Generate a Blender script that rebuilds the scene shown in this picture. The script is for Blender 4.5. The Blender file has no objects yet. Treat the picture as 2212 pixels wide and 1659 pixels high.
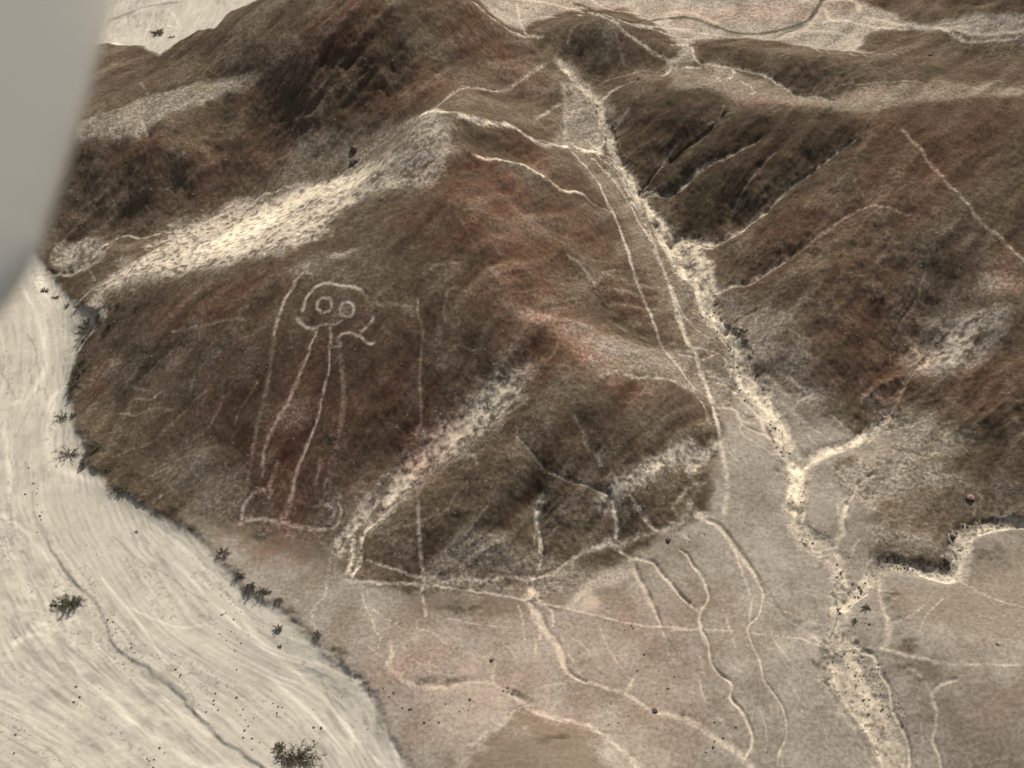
import bpy, math, random
import numpy as np
from mathutils import Vector, Matrix
random.seed(7); RNG = np.random.default_rng(7)
S = bpy.context.scene
COL = S.collection

# ---------------------------------------------------------------- camera, sky, sun, exposure
CAM_H = 130.0
DEP = math.radians(42.0)            # the camera looks 42 degrees below the horizon
VT = math.tan(math.radians(15.0))   # half vertical field of view
PW, PH = 2212.0, 1659.0             # the photograph was measured at this size
FPX = (PH / 2) / VT
cam_d = bpy.data.cameras.new('camera'); cam = bpy.data.objects.new('camera', cam_d); COL.objects.link(cam)
cam.location = (0, 0, CAM_H); cam.rotation_euler = (math.radians(90) - DEP, 0, 0)
cam_d.sensor_fit = 'HORIZONTAL'; cam_d.sensor_width = 36.0
cam_d.lens = 18.0 / (VT * PW / PH)
cam_d.clip_start = 0.05; cam_d.clip_end = 20000
cam_d.dof.use_dof = True; cam_d.dof.focus_distance = 104.0; cam_d.dof.aperture_fstop = 1.2
S.camera = cam
SUN_EL, SUN_AZ = 44.0, 20.0         # the sun stands behind the hills, a little to the right
world = bpy.data.worlds.new('World'); S.world = world; world.use_nodes = True
nt = world.node_tree; bg = nt.nodes['Background']
sky = nt.nodes.new('ShaderNodeTexSky'); sky.sky_type = 'NISHITA'; sky.sun_disc = False
sky.sun_elevation = math.radians(SUN_EL); sky.sun_rotation = math.radians(SUN_AZ)
sky.air_density = 1.0; sky.dust_density = 4.5; sky.altitude = 500
hsv = nt.nodes.new('ShaderNodeHueSaturation'); hsv.inputs['Saturation'].default_value = .55; nt.links.new(sky.outputs['Color'], hsv.inputs['Color']); nt.links.new(hsv.outputs[0], bg.inputs['Color']); bg.inputs['Strength'].default_value = 0.085
sd = bpy.data.lights.new('sun', 'SUN'); sun = bpy.data.objects.new('sun', sd); COL.objects.link(sun)
sd.energy = 4.8; sd.angle = math.radians(0.55); sd.color = (1.0, 0.93, 0.80)
sv = Vector((math.sin(math.radians(SUN_AZ)) * math.cos(math.radians(SUN_EL)), math.cos(math.radians(SUN_AZ)) * math.cos(math.radians(SUN_EL)), math.sin(math.radians(SUN_EL))))
sun.rotation_euler = sv.to_track_quat('Z', 'Y').to_euler(); sun.location = (0, 200, 250)
S.view_settings.view_transform = 'Standard'; S.view_settings.look = 'None'
S.view_settings.exposure = 0.18; S.view_settings.gamma = 1.0

# ---------------------------------------------------------------- small maths helpers
TAB = np.random.default_rng(11).random((256, 256))
def vn(x, y, s=0):
    x = x + s * 37.17; y = y + s * 91.31
    xi = np.floor(x).astype(np.int64); yi = np.floor(y).astype(np.int64)
    fx = x - xi; fy = y - yi
    fx = fx * fx * fx * (fx * (fx * 6 - 15) + 10); fy = fy * fy * fy * (fy * (fy * 6 - 15) + 10)
    a = xi & 255; b = yi & 255; a1 = (a + 1) & 255; b1 = (b + 1) & 255
    t = TAB[a, b] * (1 - fx) + TAB[a1, b] * fx; u = TAB[a, b1] * (1 - fx) + TAB[a1, b1] * fx
    return (t * (1 - fy) + u * fy) * 2 - 1
def fbm(x, y, f, o=4, s=0, g=0.5):
    r = 0; a = 1; n = 0
    c, d = math.cos(0.6), math.sin(0.6)
    for i in range(o):
        r = r + a * vn(x * f, y * f, s + i); n += a; a *= g; f *= 2.03
        x, y = x * c - y * d, x * d + y * c
    return r / n
def sst(a, b, x):
    t = np.clip((x - a) / (b - a), 0, 1); return t * t * (3 - 2 * t)
fwd = np.array([0, math.cos(DEP), -math.sin(DEP)]); upv = np.array([0, math.sin(DEP), math.cos(DEP)])
def ray(px, py):
    px = np.asarray(px, float); py = np.asarray(py, float)
    a = (px - PW / 2) / FPX; b = (PH / 2 - py) / FPX
    return np.stack([a, fwd[1] + b * upv[1], fwd[2] + b * upv[2]], -1)
def at_z(px, py, z):
    r = ray(px, py); t = (z - CAM_H) / r[..., 2]
    return r[..., 0] * t, r[..., 1] * t

# ---------------------------------------------------------------- height of the land from surveyed spot heights (x, y in the photograph, metres above the river)
SPOT = """
945 245 30;960 330 28.5;965 440 26;1030 540 22.5;1080 670 18.5;1130 740 16.5;1050 265 26.5;1150 300 20.5;1200 316 15.5;1290 335 10.5
900 390 26;800 450 23;700 520 21;650 570 20;540 580 17;420 595 13;300 615 9;230 650 5.5;200 720 2.5
170 830 1.2;160 900 1;190 980 1;260 1065 1;380 1110 1;520 1150 1.4;640 1180 1.6;720 1200 2
300 760 6.5;300 900 3.6;350 1000 2.5;450 700 12.5;450 850 8.5;450 1000 4.5;600 640 17.5;600 800 13.5;600 950 8.5;600 1090 3.6
730 640 20;750 800 15.2;750 950 10;720 1090 4.6;900 600 21.5;900 750 17;880 900 11.5;820 1000 7.5;1000 700 18.5
1130 790 14.8;1050 900 11;960 970 8;870 1050 5;800 1130 3.2;745 1215 2.2
1050 400 25;1150 430 21;1250 420 15.5;1200 520 18.5;1350 520 11.5;1200 640 17;1300 620 14;1400 620 10.2;1300 740 13.5;1400 740 10;1480 740 8.2;1500 820 7.4
1110 350 22.5;1010 300 27.5
1180 880 14.5;1050 1010 10.6;960 1060 8.6;880 1120 6;900 1200 3.6;1000 1180 4.4;1000 1258 2.6;1150 1180 4.6;1150 1258 2.8;1250 1200 3.4;850 1240 2.3
1300 850 14.2;1430 870 11.8;1520 900 8.4;1548 980 6;1200 1000 10.6;1350 960 10.8;1310 1070 7.6;1480 1000 7;1250 1100 6.4;1350 1120 5.2;1400 1170 3.8;1510 1110 4.6
1240 130 13.5;1250 200 12.3;1290 300 10.3;1340 370 9.2;1400 430 8.5;1470 540 7.5;1560 700 6.2;1640 880 5.1;1720 1000 4.3;1735 1150 3.6;1820 1280 2.9;1810 1380 2.5;1860 1480 1.9;1940 1650 1
600 20 24.5;560 70 22;500 50 19;450 100 15.5;720 -30 29;850 -50 32;950 -20 30;1030 20 26.5;1090 60 21;1135 85 16.5;1180 125 14.5
700 100 26.5;850 100 28;1000 120 24;700 220 20.5;850 200 22.5;500 260 14.5;620 300 13.8;800 290 17.5;520 370 10;400 400 8.6;640 360 12.2;930 210 25;1100 180 17.5;1030 200 21.5;1190 260 13.6;1100 235 18.5
340 115 9.5;230 115 6;300 190 12;330 215 13;450 175 16;640 150 22.5;250 290 12;150 310 9.5;400 320 13.8;300 400 9;180 430 5;250 480 3.8;120 505 1.6;130 585 .4;300 512 3.4;450 478 6;560 425 8.4;680 395 11.5;760 362 14.6;840 305 19.5;900 262 25
250 540 4.2;350 530 5.4;500 510 9.5;650 470 14.5;180 610 1.2
1290 45 18;1240 90 15.5;1380 90 15.5;1430 155 11;1310 170 11.8;1350 130 13.6;1150 40 10;1230 10 9.4;1420 50 9.4;1520 85 10.5
1600 40 10.6;1700 75 10.2;1800 90 11;1900 60 13;2000 40 16;2100 10 21;2212 -20 26;2150 88 13;1980 90 13.5;1750 110 11
1560 105 13.5;1540 140 13;1640 165 14.5;1740 200 17.2;1800 213 18.6;1700 140 17;1850 150 19;1950 105 17.5;1960 165 21;2080 120 20;2212 130 23;1860 200 20.4;2000 195 23;2150 200 25;2212 220 25
1320 205 13;1400 180 15.2;1500 170 16.5;1600 205 18.5;1700 235 21;1900 250 24.5;1990 330 24;2100 470 21;2212 600 18;2100 340 23.4;2212 400 22
1340 290 10.6;1400 280 13.5;1500 290 16;1450 370 12;1500 420 11;1440 480 8.4;1560 460 11;1600 350 16.5;1750 320 20;1650 400 15.6;1530 520 9.2;1700 500 15;1850 420 19.5;1600 590 9.8;1560 640 7.4;1750 620 14;1900 560 17.8
1880 700 13;1700 760 9;1800 790 10.2;1660 830 6;1760 900 6;1860 905 6.2;1850 850 7.6;1860 780 10.4;1780 700 12.4;1930 760 11;1900 880 6.8;2000 735 11;2060 640 14.2;2045 560 17.6;1960 640 15;1980 500 19.6
2150 650 16.5;2212 790 14.5;2100 840 11.4;2212 1000 8.6;1990 900 8;1950 1000 6;2100 1070 6;2212 1105 4.8
1600 1000 5.4;1600 1300 3.5;1500 1500 2.6;1700 1500 2.6;2000 1500 4;2180 1400 7;2180 1600 6;2050 1245 3.3;2212 1135 4.2;2100 1350 5.6;1960 1100 5;1850 1080 4.8;2000 1170 5.2;1920 1230 3.2;1950 1330 4.6
1200 1640 6.4;1000 1659 2;1200 1555 2.4;1450 1659 2.4;1200 1760 8;1000 1300 2.3;1200 1400 2.4;1000 1450 2;1400 1350 3
450 1210 1.1;650 1410 1.1;860 1620 .9;900 1400 1.8;780 1300 1.8;920 1560 1.6
60 700 0;50 1000 0;150 1400 0;500 1600 .2;20 1620 0;400 1300 .3;700 1600 .4;-300 700 0;-300 1200 0;-300 1800 0;-100 400 0;-100 100 2
300 70 0;400 40 0;200 50 0;400 -60 0;200 -100 0;0 -100 0;1300 -120 9;1700 -120 10;1000 -160 14;650 -110 8;560 -60 3
2500 200 24;2500 600 18;2500 1000 10;2500 1400 7;2500 1800 5;2300 1300 5.4;1500 1850 2;900 1850 1;400 1850 .1;2212 -160 20;2500 -160 22
"""
sp = np.array([[float(v) for v in r.split()] for r in SPOT.replace('\n', ';').split(';') if r.strip()])
sp[:, 2] = np.where(sp[:, 2] > 3, 3 + (sp[:, 2] - 3) * .80, sp[:, 2])
SX, SY = at_z(sp[:, 0], sp[:, 1], sp[:, 2]); SZ = sp[:, 2]
def tk(r2): return 0.5 * r2 * np.log(r2 + 1e-9)
n = len(SX)
Am = np.zeros((n + 3, n + 3)); q = 0.01
R2 = ((SX[:, None] - SX) ** 2 + (SY[:, None] - SY) ** 2) * q * q
Am[:n, :n] = tk(R2) + np.eye(n) * 0.0006
Am[:n, n] = 1; Am[:n, n + 1] = SX * q; Am[:n, n + 2] = SY * q; Am[n:, :n] = Am[:n, n:].T
wt = np.linalg.solve(Am, np.concatenate([SZ, [0, 0, 0]]))
GX0, GX1, GY0, GY1, GS = -190.0, 190.0, 30.0, 410.0, 2.0
gx = np.arange(GX0, GX1 + .1, GS); gy = np.arange(GY0, GY1 + .1, GS)
MX, MY = np.meshgrid(gx, gy)
hz = wt[n] + wt[n + 1] * MX * q + wt[n + 2] * MY * q
for i in range(n): hz = hz + wt[i] * tk(((MX - SX[i]) ** 2 + (MY - SY[i]) ** 2) * q * q)
far = 9 + 9 * fbm(MX, MY, 0.012, 3, 5)
edge = np.maximum(sst(285, 350, MY), np.maximum(sst(120, 175, np.abs(MX)), sst(70, 40, MY)))
edge = np.where(MX < 0, edge * 1.0, edge)
hz = np.clip(hz, -0.2, 42) * (1 - edge) + far * edge
def cubw(t): return [-.5*t+t*t-.5*t**3, 1-2.5*t*t+1.5*t**3, .5*t+2*t*t-1.5*t**3, -.5*t*t+.5*t**3]
def base_h(x, y):
    u = np.clip((x - GX0) / GS, 1, len(gx) - 3.001); v = np.clip((y - GY0) / GS, 1, len(gy) - 3.001)
    i = u.astype(int); j = v.astype(int); wu = cubw(u - i); wv = cubw(v - j); r = 0
    for b in range(4):
        rr = 0
        for a in range(4): rr = rr + wu[a] * hz[j + b - 1, i + a - 1]
        r = r + wv[b] * rr
    return r
def lift(px, py):
    """photo position -> the point of the land seen there"""
    r = ray(px, py); t = np.full(r.shape[:-1], 95.0); hit = np.zeros(t.shape, bool); lo = t.copy()
    for k in range(520):
        p = r * t[..., None]; below = (CAM_H + p[..., 2]) < base_h(p[..., 0], p[..., 1])
        hit |= below; lo = np.where(hit, lo, t); t = np.where(hit, t, t + 0.6)
        if hit.all(): break
    hi = t.copy()
    for k in range(12):
        m = (lo + hi) / 2; p = r * m[..., None]; below = (CAM_H + p[..., 2]) < base_h(p[..., 0], p[..., 1])
        hi = np.where(below, m, hi); lo = np.where(below, lo, m)
    p = r * hi[..., None]
    return p[..., 0], p[..., 1], hi / FPX      # last: metres per photo pixel

ORG = {'P': (0, 0, 1), 'c1': (0, 0, .3444), 'c2': (727.2, 0, .3444), 'c3': (1450.3, 0, .3444), 'c4': (0, 540.2, .3444), 'c5': (727.2, 540.2, .3444),
       'c6': (1450.3, 540.2, .3444), 'c7': (0, 1088, .3444), 'c8': (727.2, 1088, .3444), 'c9': (1450.3, 1088, .3444), 'g1': (484.8, 588.7, .1722), 'g2': (450.2, 874.1, .1722)}
def pts(c, s):
    ox, oy, k = ORG[c]; a = np.array([[float(v) for v in q.split(',')] for q in s.split()])
    return ox + a[:, 0] * k, oy + a[:, 1] * k
def curve(c, s, w=None, fine=True):
    """-> world polyline (n,2) and half widths in metres"""
    x, y = pts(c, s); k = ORG[c][2]
    w = np.full(len(x), float(w)) if np.isscalar(w) else np.array(w, float)
    if len(x) > 2 and fine:                       # catmull-rom
        X = np.concatenate([[2*x[0]-x[1]], x, [2*x[-1]-x[-2]]]); Y = np.concatenate([[2*y[0]-y[1]], y, [2*y[-1]-y[-2]]]); Wd = np.concatenate([[w[0]], w, [w[-1]]])
        ox, oy, ow = [], [], []
        for i in range(1, len(X) - 2):
            for t in np.arange(0, 1, .25):
                c4 = cubw(t); ox.append(sum(c4[a] * X[i-1+a] for a in range(4))); oy.append(sum(c4[a] * Y[i-1+a] for a in range(4))); ow.append(Wd[i]*(1-t)+Wd[i+1]*t)
        ox.append(x[-1]); oy.append(y[-1]); ow.append(w[-1]); x, y, w = map(np.array, (ox, oy, ow))
    wx, wy, sc = lift(x, y)
    return np.stack([wx, wy], -1), w * k * sc * 0.5

# ---------------------------------------------------------------- one continuous land mesh: rows of constant y, columns fanning out
ys = [72.0]
while ys[-1] < 268: 
    Y = ys[-1]; ys.append(Y + 0.125 + 0.00115 * max(Y - 80, 0))
ys = np.array(ys)
s0 = ys[-1] - ys[-2]; f = [ys[-1]]
while f[-1] < 6000: s0 *= 1.13; f.append(f[-1] + s0)
s0 = .13; b = [ys[0]]
while b[-1] > -3000: s0 *= 1.2; b.append(b[-1] - s0)
ys = np.concatenate([np.array(b[1:])[::-1], ys, np.array(f[1:])])
NC = 1080
us = list(np.linspace(-1, 1, NC)); s0 = us[1] - us[0]; ext = []; u = 1
while u < 40: s0 *= 1.22; u += s0; ext.append(u)
us = np.array([-e for e in ext][::-1] + us + ext)
wY = 0.395 * np.sqrt(np.clip(ys, 40, None) ** 2 + CAM_H ** 2)
VX = us[None, :] * wY[:, None]; VY = np.repeat(ys[:, None], len(us), 1)
NRr, NCc = VX.shape
core = (np.abs(VX) < 180) & (VY > 35) & (VY < 400)
Z = base_h(VX, VY)
Sd = np.zeros_like(Z); Rd = np.zeros_like(Z); Dk = np.zeros_like(Z)
rag = fbm(VX, VY, 1.4, 3, 3); rag2 = fbm(VX, VY, 0.35, 4, 9)

def window(x0, x1, y0, y1):
    j0 = np.searchsorted(ys, y0); j1 = np.searchsorted(ys, y1)
    ww = wY[j0:max(j1, j0 + 1)]; lo = min(x0 / ww.min(), x0 / ww.max()); hi = max(x1 / ww.min(), x1 / ww.max())
    return slice(j0, j1), slice(np.searchsorted(us, lo), np.searchsorted(us, hi))
def near(line, hw, reach):
    """distance to a polyline divided by its half width, for a window; yields (slices, rel distance)"""
    m = hw.max() * reach + .3
    sl = window(line[:, 0].min() - m, line[:, 0].max() + m, line[:, 1].min() - m, line[:, 1].max() + m)
    X = VX[sl]; Y = VY[sl]; best = np.full(X.shape, 99.0)
    if X.size == 0: return sl, best
    yr = ys[sl[0]]
    for i in range(len(line) - 1):
        a, b_ = line[i], line[i+1]; j0 = np.searchsorted(yr, min(a[1], b_[1]) - m); j1 = np.searchsorted(yr, max(a[1], b_[1]) + m)
        if j1 <= j0: continue
        xx = X[j0:j1]; k = np.where((xx.max(0) > min(a[0], b_[0]) - m) & (xx.min(0) < max(a[0], b_[0]) + m))[0]
        if len(k) == 0: continue
        k0, k1 = k[0], k[-1] + 1
        xx = X[j0:j1, k0:k1]; yy = Y[j0:j1, k0:k1]; d = b_ - a; L2 = d @ d + 1e-9
        t = np.clip(((xx - a[0]) * d[0] + (yy - a[1]) * d[1]) / L2, 0, 1)
        dd = np.hypot(xx - a[0] - t * d[0], yy - a[1] - t * d[1]) / np.maximum(hw[i] * (1 - t) + hw[i+1] * t, .05)
        best[j0:j1, k0:k1] = np.minimum(best[j0:j1, k0:k1], dd)
    return sl, best
# polygons as signed distance fields on a half metre grid
qx = np.arange(-180, 180.1, .75); qy = np.arange(40, 400.1, .75); QX, QY = np.meshgrid(qx, qy)
def sdf(c, s):
    x, y = pts(c, s) if isinstance(s, str) else s
    wx, wy, _ = lift(x, y); return sdfw(wx, wy)
def sdfw(wx, wy):
    ins = np.zeros(QX.shape, bool); D = np.full(QX.shape, 1e9); m = len(wx)
    for i in range(m):
        ax, ay, bx, by = wx[i], wy[i], wx[(i+1) % m], wy[(i+1) % m]; dx, dy = bx - ax, by - ay
        t = np.clip(((QX - ax) * dx + (QY - ay) * dy) / (dx*dx + dy*dy + 1e-9), 0, 1)
        D = np.minimum(D, (QX - ax - t*dx) ** 2 + (QY - ay - t*dy) ** 2)
        if abs(dy) > 1e-9: ins ^= ((ay > QY) != (by > QY)) & (QX < dx * (QY - ay) / dy + ax)
    D = np.sqrt(D); return np.where(ins, -D, D)
def up(F):
    u = np.clip((VX + 180) / .75, 0, len(qx) - 1.001); v = np.clip((VY - 40) / .75, 0, len(qy) - 1.001)
    i = u.astype(int); j = v.astype(int); u -= i; v -= j
    return (F[j, i] * (1-u) + F[j, i+1] * u) * (1-v) + (F[j+1, i] * (1-u) + F[j+1, i+1] * u) * v
def zone(c, s, feather, ragged=1.0):
    d = up(sdf(c, s)) + rag2 * feather * ragged * 1.3 + rag * feather * ragged * .35
    return sst(feather, -feather, d)

# ---- the river bed and its bank
RIV = np.concatenate([np.stack(pts(c, s), -1) for c, s in [
    ('P', '-420,520 -200,540 60,520'), ('c4', '215,0 300,120 350,170 400,260 470,330 560,385 600,400 600,470 540,550 480,650 425,830 435,970 470,1100 545,1210 530,1330 610,1400 710,1500 860,1570 1000,1650'),
    ('c7', '1030,90 1160,150 1250,215 1340,300 1470,450 1550,560 1700,620 1840,720 1960,850 2100,970 2200,1060'),
    ('c8', '90,1030 240,1190 290,1310 340,1430 410,1550 470,1659'), ('P', '940,1850 400,2400 -700,2400 -900,1500 -700,700')]])
rd = up(sdf('P', (RIV[:, 0], RIV[:, 1]))) + rag * .25 + rag2 * .5
river = sst(.5, -.5, rd)
RIV2 = 'P', '-300,130 100,150 225,92 262,100 300,98 345,118 385,90 430,66 470,60 500,22 560,0 640,-60 700,-260 -400,-260'
r2 = up(sdf(*RIV2)) + rag2 * .6
riv2 = sst(.6, -.8, r2)
V = np.maximum(river, riv2) * core
Z = Z - .3 * sst(.9, -1.1, rd) - .2 * river
Z = np.where(V > .02, Z * (1 - V * .75 * sst(0, -4, np.minimum(rd, r2))), Z)

# ---- broad soil zones
hills = 1.0
plain = zone('P', '380,1095 560,1160 700,1182 745,1235 900,1285 1030,1275 1180,1295 1300,1230 1400,1175 1530,1105 1545,1000 1560,900 1600,840 1640,800 1720,860 1800,915 1900,925 1960,915 1900,960 1790,1010 1830,1060 1900,1100 1870,1200 1930,1230 2060,1230 2080,1150 2212,1118 2330,1118 2600,1400 2500,2300 900,2300 700,1500', .7)
plat = zone('P', '1000,-60 1060,30 1130,62 1200,30 1280,20 1350,20 1420,60 1470,110 1440,150 1520,130 1500,92 1560,84 1700,92 1790,110 1900,122 1870,90 1930,72 2060,76 2110,96 2212,82 2400,70 2400,30 2212,38 2050,50 1920,36 1860,-20 1840,-260 1000,-260', .9)
Sd = .12 + .1 * sst(-.1, .7, rag2)
plainS = .475 + .09 * rag2 + .05 * fbm(VX, VY, .08, 3, 31)
Sd = Sd * (1 - plain) + plainS * plain
Sd = Sd * (1 - plat) + (.50 + .12 * rag2 + .1 * fbm(VX, VY, .1, 3, 33)) * plat
def Zn(c, s, val, feather, r=1.0):
    global Sd
    m = zone(c, s, feather, r); Sd = Sd + (val - Sd) * m
def blob(c, x, y, rx, ry, ang, val, arr='S', h=0.0, soft=1.0):
    """soft patch: radii in that crop's pixels"""
    global Z
    ox, oy, k = ORG[c]; wx, wy, sc = lift(np.array([ox + x * k]), np.array([oy + y * k])); m = k * sc[0]
    a = math.radians(ang); rx_, ry_ = rx * m, ry * m / .72; R = max(rx_, ry_) * 2.2
    sl = window(wx[0] - R, wx[0] + R, wy[0] - R, wy[0] + R)
    dx = VX[sl] - wx[0]; dy = VY[sl] - wy[0]
    u = (dx * math.cos(a) + dy * math.sin(a)) / rx_; v = (-dx * math.sin(a) + dy * math.cos(a)) / ry_
    d = np.sqrt(u*u + v*v) + rag[sl] * .35 + rag2[sl] * .3
    f = sst(1 + .6 * soft, 1 - .8 * soft, d)
    if arr == 'D': f = f * sst(-.35, .25, fbm(VX[sl] * .8 + VY[sl] * .3, VY[sl] * 1.3, 1.0, 3, 141)) * sst(-.6, .1, fbm(VX[sl], VY[sl], 3.2, 2, 143) + .2)
    A = {'S': Sd, 'R': Rd, 'D': Dk}[arr]; A[sl] += (val - A[sl]) * f
    if h: Z[sl] += h * f
# bright sandy back slope of the hill
Zn('P', '235,592 310,552 375,497 430,470 516,436 654,408 760,366 820,300 870,262 925,238 965,262 962,310 945,365 915,400 850,400 760,440 690,500 640,528 560,556 430,582 300,606 240,640 215,680 205,650 215,615', .72, 2.4, .9)
Zn('P', '800,330 925,240 965,262 962,310 945,365 915,400 850,400 790,400', .56, 1.4)
Zn('P', '410,545 560,450 690,395 790,360 840,350 760,400 660,430 600,480 520,540 430,565', .95, 1.2)
Zn('P', '120,520 200,516 250,520 230,560 170,590 130,590 105,560', .55, .6)
Zn('P', '160,270 230,250 300,215 420,180 560,158 560,180 460,215 340,262 300,290 170,300', .42, .8)
Zn('P', '640,300 760,270 900,250 880,300 760,360 640,400 560,420', .33, 1.6)
# rubble below the wash, beside the tracks
Zn('P', '1230,320 1300,318 1345,370 1470,540 1560,680 1640,880 1560,850 1500,790 1480,750 1440,650 1370,560 1330,440 1250,360', .30, 1.6)
Zn('P', '1130,680 1200,690 1300,730 1400,740 1500,760 1620,850 1540,880 1470,830 1350,815 1290,820 1240,760', .38, 1.3)
Zn('P', '1225,130 1270,180 1330,230 1300,330 1230,320 1190,300 1225,220', .42, 1.0)
Zn('P', '1540,620 1640,640 1700,720 1760,820 1850,930 1700,880 1600,760', .42, 2.2)
Zn('P', '1472,498 1500,512 1535,560 1548,612 1538,640 1510,600', .80, .5)
Zn('P', '1450,490 1500,508 1560,500 1530,530 1480,530', .80, .5)
Zn('P', '1870,830 1960,860 2050,900 2100,960 1990,1010 1860,980 1800,1000 1900,900', .44, 1.8)
Zn('P', '1930,720 1990,640 2060,640 2120,690 2150,760 2060,800 1990,790', .36, 1.6)
Zn('P', '320,1000 430,960 520,1010 560,1120 640,1150 700,1150 760,1080 840,1000 870,1040 740,1220 560,1180 400,1120', .30, 1.4)
Zn('P', '1780,1000 1900,960 2030,1010 2212,1060 2212,1100 2080,1120 2030,1200 1900,1220 1820,1120', .43, 2.0)
Zn('P', '1870,1120 1960,1140 2040,1180 2060,1120 2212,1085 2212,1060 2060,1040 1950,1060', .24, 1.2)
Zn('c8', '780,1659 900,1500 1100,1360 1300,1350 1500,1420 1650,1530 1750,1659 1700,1900 800,1900', .33, 2.2)
Zn('P', '1000,1130 1300,1240 1210,1320 1000,1330 880,1300 900,1250', .36, .8, .6)
Zn('c8', '1300,560 1800,430 1850,480 1900,700 1840,740 1700,620 1600,600 1450,640', .40, .8)
Zn('c9', '1300,900 1500,880 1560,960 1700,1000 1720,1100 1640,1140 1500,1070 1380,980', .36, .8)
Zn('c9', '1750,1150 2212,1050 2500,1050 2500,1900 1750,1900 1700,1500 1690,1300', .40, 2.4)
Zn('c9', '1900,250 2212,150 2400,150 2400,900 1900,800 1500,700 1400,600 1400,470 1700,500 1850,350', .40, 1.2)
Zn('c3', '130,280 400,250 600,290 900,330 1200,380 1600,420 1900,470 1900,540 1500,540 1100,560 900,590 640,470 420,400 180,390', .13, .8)  # dark hill bands: slope shade put into the soil tone
Zn('c3', '1250,230 1500,210 1700,240 1850,280 2212,260 2400,260 2400,560 1900,520 1400,400 1150,320', .13, 1.0)
Zn('c3', '0,400 350,410 640,500 900,600 1600,540 2212,560 2212,620 1500,640 1300,700 900,690 400,640 150,570 0,590', .33, .8)
Zn('c3', '1180,-400 1180,10 1260,60 1450,95 1700,135 1850,115 2000,100 2212,95 2500,90 2500,-400', .08, 1.0)  # corner darkness painted into the soil
Zn('c3', '1650,300 1850,290 2212,275 2500,270 2500,540 2000,520 1800,480', .10, 1.0)
Zn('c3', '60,590 330,590 420,690 700,700 1100,720 1250,800 1050,900 700,1080 500,1290 350,1400 60,1450 -60,1300 -150,1100 -260,980 -300,760 -340,640', .06, 1.4)  # hill front facing the camera, its shade painted as darker soil
Zn('c3', '1500,660 2212,640 2500,700 2500,1900 2212,1600 1950,1400 1750,1150 1500,860 1350,700', .05, 1.2)  # right hillside soil darkened in place of the lens's edge falloff
Sd0 = Sd.copy()
def vale(c, s, hw_, depth):
    L, _ = curve(c, s, 10); hw_ *= 1.3; sl, d = near(L, np.full(len(L), hw_), 3.0)
    t_ = rag2[sl] * .35 + rag[sl] * .08
    g_ = .8 * np.exp(-np.abs(d + t_ * .8) ** 1.5); Z[sl] -= depth * g_ * (1 - V[sl])
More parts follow.
